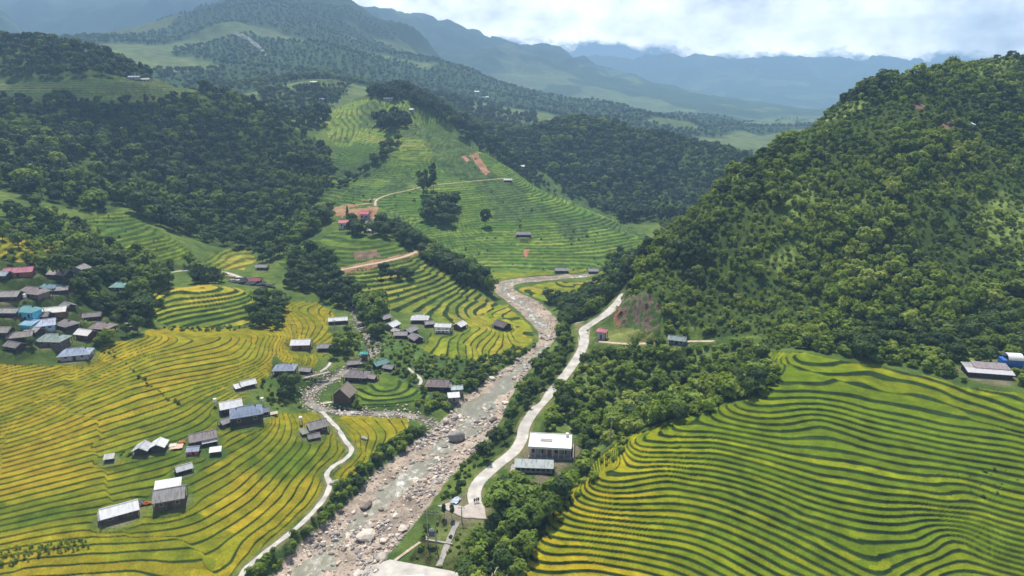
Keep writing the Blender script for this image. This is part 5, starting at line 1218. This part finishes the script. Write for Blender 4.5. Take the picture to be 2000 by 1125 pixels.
# retaining wall of the yard and stepped channels below it
def wall_line(a, b, h, t, name, lab, cat, m, up=.25):
    a = np.array(a, float); b = np.array(b, float); d = b[:2] - a[:2]; d /= np.linalg.norm(d); nx, ny = -d[1] * t / 2, d[0] * t / 2
    mb = MB(); o = [(a[0] + nx, a[1] + ny), (b[0] + nx, b[1] + ny), (b[0] - nx, b[1] - ny), (a[0] - nx, a[1] - ny)]; zz = [a[2], b[2], b[2], a[2]]
    mb.slab([(p[0], p[1], z + up) for p, z in zip(o, zz)], h + up); ob = mb.build(name, m); tag(ob, lab, cat); return ob
wall_line(YARD[0], YARD[6], 2.4, .4, 'retaining_wall', 'dark stone retaining wall under the paved yard, below the two cypresses', 'wall', M_CONC2)
wall_line(YARD[6], YARD[5], 2.4, .4, 'retaining_wall', 'right half of the retaining wall, ending under the broad tree', 'wall', M_CONC2, .22)
def surf(px, py): 
    p = cast(px, py); p[2] = float(HL(p[0], p[1])[0]); return p
def steps(pxs, wd_, name, lab, m):
    P = smooth_line([surf(*p) for p in pxs], 4); return ribbon(name, P, wd_, m, lab, lift=.18)
steps([(893, 1020), (882, 1045), (872, 1070), (857, 1106)], 1.5, 'steps', 'grey concrete steps down the grassy slope', M_CONC2)
steps([(975, 1030), (980, 1060), (972, 1095), (962, 1135)], 1.2, 'stony_channel', 'pale stony channel below the big tree', simple('pale_stones', (.45, .42, .36), .9, .5, 1.5))
steps([(835, 1050), (805, 1070), (770, 1095)], .8, 'footpath', 'thin path across the grassy bank', M_DIRT)
steps([(1005, 908), (998, 930), (985, 952)], 1.6, 'steps', 'long ramp beside the low shed', M_CONC2)
wall_line(surf(832, 1056), surf(884, 1066), 1.6, .5, 'low_wall', 'low dark wall across the grassy slope', 'wall', M_CONC2, .5)
# footbridge over the stream
a = surf(594, 741); c = surf(642, 741); fb = empty('footbridge', (0, 0, 0)); tag(fb, 'thin pale footbridge over the rocky stream', 'footbridge')
zz = max(a[2], c[2]) + .6
MB().slab([(a[0] - .5, a[1] - .6, zz), (c[0] + .5, c[1] - .6, zz), (c[0] + .5, c[1] + .6, zz), (a[0] - .5, a[1] + .6, zz)], .25).build('deck', M_CONC, fb)
for y in (-.6, .55): MB().bar((a[0], a[1] + y, zz + .8), (c[0], c[1] + y, zz + .8), .05).build('handrail', M_CONC2, fb)
for t in (0, .33, .66, 1): MB().box(a[0] + (c[0] - a[0]) * t - .06, a[0] + (c[0] - a[0]) * t + .06, a[1] - .66, a[1] + .66, zz - .6, zz + .8).build('post', M_CONC2, fb)
# parapet along the outer side of the upper road
P = RP[0][2]
def along(P, t): i = int(t * (len(P) - 1)); return P[i]
mb = MB()
js = [j for j in range(len(P)) if P[j][1] > 289 and P[j][1] < 312]
for j0, j1 in zip(js[:-1], js[1:]):
    p, q = P[j0], P[j1]; d = np.array([q[0] - p[0], q[1] - p[1]]); d /= np.linalg.norm(d); n_ = np.array([d[1], -d[0]])
    a0 = p[:2] + n_ * 2.35; a1 = q[:2] + n_ * 2.35; b1 = q[:2] + n_ * 2.75; b0 = p[:2] + n_ * 2.75
    mb.slab([(*a0, p[2] + .5), (*a1, q[2] + .5), (*b1, q[2] + .5), (*b0, p[2] + .5)], 2.6)
if js: o = mb.build('road_wall', M_CONC2); tag(o, 'dark retaining wall holding up the road above the small pink-roofed shrine', 'wall')
# ------------------------------------------------------------------ river water and stones
def water_mat():
    m, nt, b = mat('river_water'); geo = nt.nodes.new('ShaderNodeNewGeometry')
    mp_ = N(nt, 'ShaderNodeMapping'); mp_.inputs['Scale'].default_value = (1, .55, 1); mp_.inputs['Rotation'].default_value = (0, 0, R(25)); nt.links.new(geo.outputs['Position'], mp_.inputs[0])
    n = N(nt, 'ShaderNodeTexNoise'); n.inputs['Scale'].default_value = .42; n.inputs['Detail'].default_value = 8; n.inputs['Roughness'].default_value = .68
    nt.links.new(mp_.outputs[0], n.inputs[0])
    big = N(nt, 'ShaderNodeTexNoise'); big.inputs['Scale'].default_value = .045; nt.links.new(geo.outputs['Position'], big.inputs[0])
    f = math_n(nt, 'ADD', n.outputs[0], math_n(nt, 'MULTIPLY', math_n(nt, 'SUBTRACT', big.outputs[0], .5), .55))
    col = ramp(nt, f, [(.3, (.22, .205, .145)), (.56, (.29, .275, .20)), (.62, (.40, .385, .33)), (.70, (.76, .76, .73))])
    nt.links.new(col, b.inputs['Base Color']); nt.links.new(ramp(nt, f, [(.5, .12), (.65, .7)]), b.inputs['Roughness'])
    bp = N(nt, 'ShaderNodeBump'); bp.inputs['Strength'].default_value = .35; bp.inputs['Distance'].default_value = .15; nt.links.new(n.outputs[0], bp.inputs['Height']); nt.links.new(bp.outputs[0], b.inputs['Normal'])
    return m
M_WATER = water_mat()
def water_strip(name, P, wid, lev, lab):
    v, f = [], []; K = 7
    for i in range(len(P)):
        a = P[max(i - 1, 0)]; c = P[min(i + 1, len(P) - 1)]; d = c[:2] - a[:2]; d /= np.linalg.norm(d); n_ = np.array([-d[1], d[0]])
        for k in range(K):
            q = P[i][:2] + n_ * wid[i] * (k / (K - 1) - .5); v.append((q[0], q[1], P[i][2] + lev))
        if i: o = K * i; f += [(o - K + k, o - K + k + 1, o + k + 1, o + k) for k in range(K - 1)]
    me = bpy.data.meshes.new(name); me.from_pydata(v, [], f); me.materials.append(M_WATER); me.polygons.foreach_set('use_smooth', [True] * len(f))
    o = bpy.data.objects.new(name, me); COL.objects.link(o); tag(o, lab, None, None, 'structure')
water_strip('river_water', RIVS[:, :3], RIVS[:, 3] * 1.02, WLEV, 'shallow grey-green river water with white rapids')
water_strip('stream_water', STRS, np.full(len(STRS), 3.4), -.40, 'small stony side stream')
def rock_mat(name, c):
    m, nt, b = mat(name); geo = nt.nodes.new('ShaderNodeNewGeometry'); oi = N(nt, 'ShaderNodeObjectInfo')
    n = N(nt, 'ShaderNodeTexNoise'); n.inputs['Scale'].default_value = .9; n.inputs['Detail'].default_value = 6; nt.links.new(geo.outputs['Position'], n.inputs[0])
    f = math_n(nt, 'ADD', math_n(nt, 'MULTIPLY', n.outputs[0], .6), math_n(nt, 'MULTIPLY', oi.outputs['Random'], .5))
    nt.links.new(ramp(nt, f, [(.25, [x * .5 for x in c]), (.5, c), (.8, [min(.8, x * 1.45) for x in c])]), b.inputs['Base Color']); b.inputs['Roughness'].default_value = .85
    bp = N(nt, 'ShaderNodeBump'); bp.inputs['Strength'].default_value = .6; bp.inputs['Distance'].default_value = .15; nt.links.new(n.outputs[0], bp.inputs['Height']); nt.links.new(bp.outputs[0], b.inputs['Normal'])
    return m
ROCKM = [rock_mat('rock_tan', (.45, .365, .285)), rock_mat('rock_grey', (.30, .275, .26)), rock_mat('rock_pale', (.54, .475, .40))]
ROCKS = []
RCOL = bpy.data.collections.new('rock_prototypes')
for k in range(6):
    bm = bmesh.new(); bmesh.ops.create_icosphere(bm, subdivisions=2, radius=.5); rg = random.Random(k)
    pl = [(Vector((rg.gauss(0, 1), rg.gauss(0, 1), rg.gauss(0, .8))).normalized(), rg.uniform(.26, .42)) for _ in range(9)]
    for v_ in bm.verts:
        for nrm, dd in pl:
            e_ = v_.co.dot(nrm) - dd
            if e_ > 0: v_.co -= nrm * e_ * .95
        v_.co.z *= .8
    me = bpy.data.meshes.new('boulder'); bm.to_mesh(me); bm.free(); me.materials.append(ROCKM[k % 3]); ROCKS.append(me)
    RCOL.objects.link(bpy.data.objects.new('rock_%02d' % k, me))
n = 26000
tt_ = rng.uniform(0, len(RIVS) - 1, n) ** 1.0; ii = tt_.astype(int); fr_ = tt_ - ii
Pc = RIVS[ii] * (1 - fr_[:, None]) + RIVS[np.minimum(ii + 1, len(RIVS) - 1)] * fr_[:, None]
dd_ = RIVS[np.minimum(ii + 1, len(RIVS) - 1), :2] - RIVS[ii, :2]; dd_ /= np.linalg.norm(dd_, axis=1)[:, None] + 1e-9
off = rng.uniform(-.54, .54, n) * Pc[:, 3]
BX = Pc[:, 0] - dd_[:, 1] * off; BY = Pc[:, 1] + dd_[:, 0] * off
cl = fbm(BX, BY, 14, 3, 55)
sz_ = .28 + 1.25 * rng.uniform(0, 1, n) ** 4 + 2.6 * (rng.uniform(0, 1, n) > .985) * rng.uniform(.2, 1, n)
sz_ = np.where(BY > 285, sz_ * .6, sz_)
calm = (BY > 285) & (rng.uniform(0, 1, n) < .6) | (BY > 238) & (BY < 262) & (np.abs(off) < Pc[:, 3] * .38)
kp = ((cl > -.03) | (rng.uniform(0, 1, n) < .2)) & ~calm & (BY < 400)
# stones of the side stream
n2c = 1500; t2_ = rng.uniform(0, len(STRS) - 1.01, n2c); i2 = t2_.astype(int); P2 = STRS[i2] + (STRS[i2 + 1] - STRS[i2]) * (t2_ - i2)[:, None]
BX = np.concatenate([BX[kp], P2[:, 0] + rng.normal(0, 2.0, n2c)]); BY = np.concatenate([BY[kp], P2[:, 1] + rng.normal(0, 2.0, n2c)]); sz_ = np.concatenate([sz_[kp], rng.uniform(.35, 1.0, n2c)])
BZ = HL(BX, BY) + sz_ * .12
bk = rng.integers(0, 6, len(BX)); brot = np.stack([rng.normal(0, .25, len(BX)), rng.normal(0, .25, len(BX)), rng.uniform(0, 6.28, len(BX))], 1)
bs = np.stack([sz_ * rng.uniform(.9, 1.5, len(BX)), sz_ * rng.uniform(.8, 1.1, len(BX)), sz_ * rng.uniform(.7, 1.0, len(BX))], 1)
bx_, by_ = project(BX, BY, BZ); inb = (bx_ > 0) & (bx_ < 2000) & (by_ < 1120)
order = np.argsort(-(sz_ / np.hypot(BY, 100)) * inb)[:300]; ind2 = np.zeros(len(BX), bool); ind2[order] = True
print('stones', len(BX))
cw_ = ['tan', 'greyish', 'pale']; used_lab = {}
def place_words(px, py, names=None):
    c = 'left' if px < 667 else ('middle' if px < 1333 else 'right'); return c
ys = np.sort(by_[ind2])
for i in np.where(ind2)[0]:
    o = bpy.data.objects.new('boulder', ROCKS[bk[i]]); COL.objects.link(o); o.location = (BX[i], BY[i], BZ[i]); o.rotation_euler = brot[i]; o.scale = bs[i]
    d_, z_, s__, t__ = pdist(np.array([BX[i]]), np.array([BY[i]]), RIVS[:, :3])
    side = 'by the left bank' if s__[0] * d_[0] > 4 else ('by the right bank' if s__[0] * d_[0] < -4 else 'in mid river')
    zone_ = 'bottom edge' if by_[i] > 1080 else 'stretch beside the grassy slope' if by_[i] > 1030 else 'stretch beside the paved yard' if by_[i] > 970 else 'rapids below the dark block rock' if by_[i] > 900 else 'stretch round the dark block rock' if by_[i] > 830 else 'narrows under the hamlet' if by_[i] > 690 else 'dry bend upstream'
    s_w = 'big' if sz_[i] > 2.6 else 'middling' if sz_[i] > 1.6 else 'small'
    tag(o, '%s %s boulder %s, %s' % (s_w, cw_[bk[i] % 3], side, zone_), 'boulder', 'boulders in the river bed')
m_ = ~ind2
gn_scatter('river_stones', np.stack([BX, BY, BZ], 1)[m_], brot[m_], bs[m_], bk[m_], RCOL, 'tan and grey stones and pebbles of the river bed')
def big_rock(px, py, s, k, lab, flat=.7):
    p = surf(px, py); o = bpy.data.objects.new('boulder', ROCKS[k]); COL.objects.link(o); o.location = (p[0], p[1], max(p[2], 0) + s * .15); o.scale = (s * 1.3, s, s * flat); o.rotation_euler = (.1, .05, px * .37); tag(o, lab, 'boulder')
big_rock(715, 1052, 5.2, 2, 'largest pale slab boulder splitting the rapids low in the river'); big_rock(892, 862, 4.8, 1, 'large dark block-shaped rock standing in the river', 1.0)
big_rock(715, 990, 3.6, 0, 'big tan boulder in the rapids beside the hedge'); big_rock(785, 1035, 3.2, 2, 'flat white slab rock near the right shore', .3); big_rock(870, 828, 3.2, 2, 'pale boulder at the foot of the greenish pool')
big_rock(655, 945, 2.8, 1, 'grey boulder at the left bank hedge'); big_rock(712, 857, 2.2, 1, 'round grey boulder alone in the rice field')
# ------------------------------------------------------------------ poles, people, tarpaulins
def pole(px, py, h, lab, arms=1, tr=False):
    p = surf(px, py); e = empty('utility_pole', (p[0], p[1], p[2])); tag(e, lab, 'utility pole')
    MB().cyl(0, 0, -.5, h, .16, 8, .10).build('pole', M_CONC2, e)
    for k in range(arms):
        a = MB().box(-.9, .9, -.05, .05, h - .5 - k * .8, h - .38 - k * .8).build('crossarm', wall_mat((.1, .1, .1)), e)
        for x in (-.8, 0, .8): MB().cyl(x, 0, h - .38 - k * .8, h - .12 - k * .8, .05, 6).build('insulator', M_WHITE, a)
    return e, p
e1, p1 = pole(836, 1064, 10.5, 'left of the two tall poles beside the transformer', 2)
e2, p2 = pole(852, 1066, 10.5, 'right of the two tall poles beside the transformer', 2)
tf = empty('transformer', ((p1[0] + p2[0]) / 2, (p1[1] + p2[1]) / 2, p1[2] + 3.2)); tag(tf, 'grey transformer box slung between the two tall poles', 'transformer')
MB().box(-.7, .7, -.5, .5, 0, 1.5).build('tank', wall_mat((.12, .13, .14)), tf); MB().box(-1.1, 1.1, -.6, .6, -.15, 0).build('platform', wall_mat((.2, .2, .2)), tf)
for x in (-.4, 0, .4): MB().cyl(x, 0, 1.5, 2.0, .08, 6).build('bushing', M_WHITE, tf)
for px, py, h, lab in ((902, 1018, 4.5, 'thin lamp pole at the front edge of the paved yard'), (1192, 868, 9, 'wooden pole above the left edge of the right rice hill'), (1122, 900, 8, 'pole behind the long low shed'), (571, 652, 5, 'short dark pole among the golden paddies left of the pavilion'), (654, 648, 6, 'short dark pole below the long white pavilion'), (1090, 780, 8, 'pole beside the road above the white building')): pole(px, py, h, lab)
def person(px, py, top, legs, face, lab, dx=0):
    p = cast(px, py); z = YARD[0][2] + .1; e = empty('person', (p[0] + dx, p[1], max(p[2], z) + .02), face); tag(e, lab, 'person')
    skin = simple('skin', (.42, .26, .19), .6, .05, 3)
    J = [(0,0,.92),(0,0,1.12),(0,0,1.38),(0,0,1.5),(0,.02,1.62),(0,.01,1.72),(.18,0,1.40),(.25,.03,1.12),(.24,.12,.88),(-.18,0,1.40),(-.25,.0,1.12),(-.26,.06,.86),(.10,0,.88),(.11,.05,.48),(.11,0,.08),(.11,.16,.04),(-.10,0,.88),(-.11,-.03,.48),(-.12,-.12,.08),(-.12,.04,.04)]
    Rr = [.14,.12,.13,.055,.085,.07,.06,.045,.035,.06,.045,.035,.09,.06,.04,.035,.09,.06,.04,.035]
    E_ = [(0,1),(1,2),(2,3),(3,4),(4,5),(2,6),(6,7),(7,8),(2,9),(9,10),(10,11),(0,12),(12,13),(13,14),(14,15),(0,16),(16,17),(17,18),(18,19)]
    def skinned(name, sel, grow, m, par, root):
        mp_ = {j: i for i, j in enumerate(sel)}; me = bpy.data.meshes.new(name); me.from_pydata([J[j] for j in sel], [(mp_[a], mp_[b]) for a, b in E_ if a in mp_ and b in mp_], [])
        o = bpy.data.objects.new(name, me); COL.objects.link(o); o.parent = par
        md = o.modifiers.new('skin', 'SKIN'); 
        for j in sel: me.skin_vertices[0].data[mp_[j]].radius = (Rr[j] * grow, Rr[j] * grow)
        me.skin_vertices[0].data[mp_[root]].use_root = True
        o.modifiers.new('sub', 'SUBSURF').levels = 1; me.materials.append(m); return o
    skinned('body', list(range(20)), 1.0, skin, e, 0)
    skinned('shirt', [0, 1, 2, 6, 7, 9, 10], 1.18, wall_mat(top), e, 1)
    skinned('trousers', [0, 12, 13, 14, 16, 17, 18], 1.2, wall_mat(legs), e, 0)
    skinned('hair', [4, 5], 1.12, wall_mat((.02, .018, .016)), e, 5)
person(927, 984, (.05, .05, .06), (.04, .04, .06), R(160), 'person in dark clothes walking, left of the three on the road')
person(931, 983, (.68, .68, .70), (.06, .06, .08), R(175), 'person in a white shirt walking, middle of the three on the road')
person(934.5, 982, (.08, .10, .2), (.03, .03, .04), R(190), 'person in a dark blue top walking, right of the three on the road')
def tarp(px, py, w_, d_, c, lab, name='tarpaulin', h=.25, rot=.3, cat='tarpaulin'):
    p = surf(px, py); K = 8; v = []
    rg = np.random.default_rng(int(px * 7 + py))
    for j in range(K):
        for i in range(K): v.append((w_ * (i / (K - 1) - .5), d_ * (j / (K - 1) - .5), h * rg.uniform(.3, 1)))
    f = [(j * K + i, j * K + i + 1, (j + 1) * K + i + 1, (j + 1) * K + i) for j in range(K - 1) for i in range(K - 1)]
    me = bpy.data.meshes.new(name); me.from_pydata(v, [], f); me.materials.append(simple('cloth', c, .8, .2, 2)); o = bpy.data.objects.new(name, me); COL.objects.link(o)
    md = o.modifiers.new('thick', 'SOLIDIFY'); md.thickness = .06; o.location = (p[0], p[1], p[2] + .1); o.rotation_euler = (0, 0, rot); tag(o, lab, cat); return o
tarp(890, 980, 2.0, 3.0, (.55, .62, .74), 'crumpled pale blue and white tarpaulin on the grass left of the road', rot=-.4, h=.7)
tarp(345, 873, 3.6, 3, (.62, .46, .34), 'cream and orange drying sheet in front of the brown-grey farmhouse')
tarp(337, 870, 2.2, 2, (.66, .60, .52), 'smaller pale drying sheet left of the orange one')
tarp(356, 864, 1.8, 1.4, (.50, .16, .10), 'red-orange cloth heap by the brown-grey farmhouse', h=.5)
tarp(285, 984, 3.4, 1.6, (.45, .12, .05), 'orange-red cloth between the lowest white roof and the grey stilt house', h=.7)
tarp(275, 985, 1.4, 1.4, (.20, .28, .42), 'blue cloth at the right end of the lowest long white roof', h=.8)
tarp(523, 810, 6.5, 2.2, (.50, .44, .36), 'pale earth yard strip right of the large blue-grey house', 'yard_sheet', rot=.45, cat='yard')
tarp(545, 772, 6, 3.0, (.30, .25, .20), 'patch of rubble beside the path in the green garden', 'rubble_patch', rot=.1, h=.4, cat='rubble')
for k, (px, py, w_, d_) in enumerate(((462, 552, 9, 5), (482, 555, 9, 6), (502, 556, 9, 6), (520, 560, 9, 4), (490, 547, 10, 4), (470, 546, 6, 4))):
    tarp(px, py, w_, d_, (.03, .03, .045), ('leftmost', 'second from the left', 'third from the left', 'rightmost', 'rear middle', 'rear left')[k] + ' of the black nets spread beside the dark red shed', 'shade_net', h=.9, rot=.1 * k, cat='net')
for k, (px, py, w_) in enumerate(((435, 535, 5), (448, 541, 7), (460, 543, 6), (458, 549, 5))):
    tarp(px, py, w_, 2.5, ((.68, .64, .55), (.60, .38, .32), (.66, .62, .52), (.6, .55, .5))[k], ('white sheet at the left end of the lane', 'pinkish sheet left of the black nets', 'cream sheet behind the black nets', 'small pale sheet just left of the black nets')[k], 'ground_sheet', h=.6, rot=0, cat='sheet')
for px, py, lab in ((421, 793, 'white water tank left of the white roof behind the large blue-grey house'), (513, 792, 'white water tank at the right corner of the large blue-grey house'), (588, 829, 'small white tank left of the house inside the footpath bend'), (50, 588, 'white tank by the blue house')):
    p = surf(px, py); e = empty('water_tank', tuple(p)); tag(e, lab, 'water tank')
    MB().cyl(0, 0, 1.6, 2.9, .6, 12).build('drum', M_WHITE, e)
    for x in (-.4, .4):
        for y in (-.4, .4): MB().box(x - .05, x + .05, y - .05, y + .05, -.3, 1.6).build('leg', M_CONC2, e)
# smoke of a field fire on the far slope
p = cast(522, 108)
if SMOKE and p is not None:
    bm = bmesh.new(); rg = random.Random(3); x, z, r = 0, 0, 4.5
    prev = None; K = 10; rings = []
    for i in range(9):
        rings.append([bm.verts.new((x + r * math.cos(a * 2 * math.pi / K), r * .7 * math.sin(a * 2 * math.pi / K), z)) for a in range(K)])
        x -= 2 + i * 2.4; z += 10 + i * .6; r = r * 1.18 + rg.uniform(-.5, 1)
    for a, b_ in zip(rings[:-1], rings[1:]):
        for k in range(K): bm.faces.new((a[k], a[(k + 1) % K], b_[(k + 1) % K], b_[k]))
    bm.faces.new(rings[0][::-1]); bm.faces.new(rings[-1])
    me = bpy.data.meshes.new('smoke'); bm.to_mesh(me); bm.free()
    m = bpy.data.materials.new('smoke'); m.use_nodes = True; nt = m.node_tree; nt.nodes.clear()
    pv = N(nt, 'ShaderNodeVolumePrincipled'); pv.inputs['Color'].default_value = (.95, .97, 1, 1); out = N(nt, 'ShaderNodeOutputMaterial'); nt.links.new(pv.outputs[0], out.inputs['Volume'])
    tc_ = N(nt, 'ShaderNodeTexCoord'); n = N(nt, 'ShaderNodeTexNoise'); n.inputs['Scale'].default_value = .09; nt.links.new(tc_.outputs['Object'], n.inputs[0])
    sp = N(nt, 'ShaderNodeSeparateXYZ'); nt.links.new(tc_.outputs['Object'], sp.inputs[0])
    fade = N(nt, 'ShaderNodeMapRange'); fade.inputs['From Min'].default_value = 0; fade.inputs['From Max'].default_value = 95; fade.inputs['To Min'].default_value = .30; fade.inputs['To Max'].default_value = 0.0; nt.links.new(sp.outputs[2], fade.inputs[0])
    nt.links.new(math_n(nt, 'MULTIPLY', math_n(nt, 'MULTIPLY', math_n(nt, 'SUBTRACT', n.outputs[0], .42, True), 5.0, True), fade.outputs[0]), pv.inputs['Density'])
    me.materials.append(m); o = bpy.data.objects.new('smoke', me); COL.objects.link(o); o.scale = (.8, .8, .55); o.location = (p[0], p[1] - 12, p[2] - 3); tag(o, 'thin white smoke plume rising from a fire on the far mountain', None, None, 'stuff')
DO_HAZE = True; HAZE = 0.00021
# ------------------------------------------------------------------ air
if DO_HAZE:
    m = bpy.data.materials.new('haze'); m.use_nodes = True; nt = m.node_tree; nt.nodes.clear()
    pv = N(nt, 'ShaderNodeVolumePrincipled'); pv.inputs['Color'].default_value = (.44, .68, 1.0, 1); pv.inputs['Density'].default_value = HAZE; pv.inputs['Anisotropy'].default_value = 0.0
    out = N(nt, 'ShaderNodeOutputMaterial'); nt.links.new(pv.outputs[0], out.inputs['Volume'])
    x0, x1, y0, y1, z0, z1 = -10900, 10900, -60, 9300, float(V[:, 2].min()) - 1, float(max(V[:, 2].max(), HC)) + 12
    vs = [(x, y, z) for z in (z0, z1) for y in (y0, y1) for x in (x0, x1)]
    me = bpy.data.meshes.new('haze'); me.from_pydata(vs, [], [(0,2,3,1),(4,5,7,6),(0,1,5,4),(2,6,7,3),(0,4,6,2),(1,3,7,5)]); me.materials.append(m)
    o = bpy.data.objects.new('haze', me); COL.objects.link(o); tag(o, 'pale blue haze filling the valley', None, None, 'stuff')
    print('haze top', z1)
# unseen cloud added above the haze, out of frame, to shade the left forest
def shade_cloud(cx, cy, cz, rx, ry, lab, seed):
    bm = bmesh.new(); rg = np.random.default_rng(seed)
    for k in range(9):
        ax, ay = rg.uniform(-.7, .7), rg.uniform(-.7, .7); r = rg.uniform(.3, .5)
        m_ = Matrix.Translation((ax * rx, ay * ry, rg.uniform(-5, 12))) @ Matrix.Diagonal((rx * r, ry * r, 26, 1))
        bmesh.ops.create_icosphere(bm, subdivisions=3, radius=1, matrix=m_)
    for v in bm.verts: v.co.z += 4 * math.sin(v.co.x * .09) * math.cos(v.co.y * .08); v.co.x += 5 * math.sin(v.co.y * .12)
    me = bpy.data.meshes.new('shade_cloud'); bm.to_mesh(me); bm.free()
    m = bpy.data.materials.new('shade_cloud'); m.use_nodes = True; nt = m.node_tree; nt.nodes.clear()
    d = N(nt, 'ShaderNodeBsdfDiffuse'); d.inputs[0].default_value = (.85, .86, .88, 1); t = N(nt, 'ShaderNodeBsdfTransparent'); tl = N(nt, 'ShaderNodeBsdfTranslucent'); tl.inputs[0].default_value = (.85, .86, .88, 1)
    a_ = N(nt, 'ShaderNodeMixShader'); nt.links.new(d.outputs[0], a_.inputs[1]); nt.links.new(tl.outputs[0], a_.inputs[2])
    b_ = N(nt, 'ShaderNodeMixShader'); b_.inputs[0].default_value = .13; nt.links.new(t.outputs[0], b_.inputs[1]); nt.links.new(a_.outputs[0], b_.inputs[2])
    o_ = N(nt, 'ShaderNodeOutputMaterial'); nt.links.new(b_.outputs[0], o_.inputs[0]); me.materials.append(m)
    o = bpy.data.objects.new('shade_cloud', me); COL.objects.link(o); o.location = (cx, cy, cz); tag(o, lab, None, None, 'stuff')
if DO_HAZE:
    ct = z1 + 60; off_ = (ct - 60) / math.tan(R(SUN_EL))
    dx, dy = math.sin(R(SUN_AZ)) * off_, math.cos(R(SUN_AZ)) * off_
    shade_cloud(-270 + dx, 610 + dy, ct, 210, 110, 'thin white cloudlike puffs added out of view to shade the left forest', 3)
print('script time', round(time.time() - T0, 1))
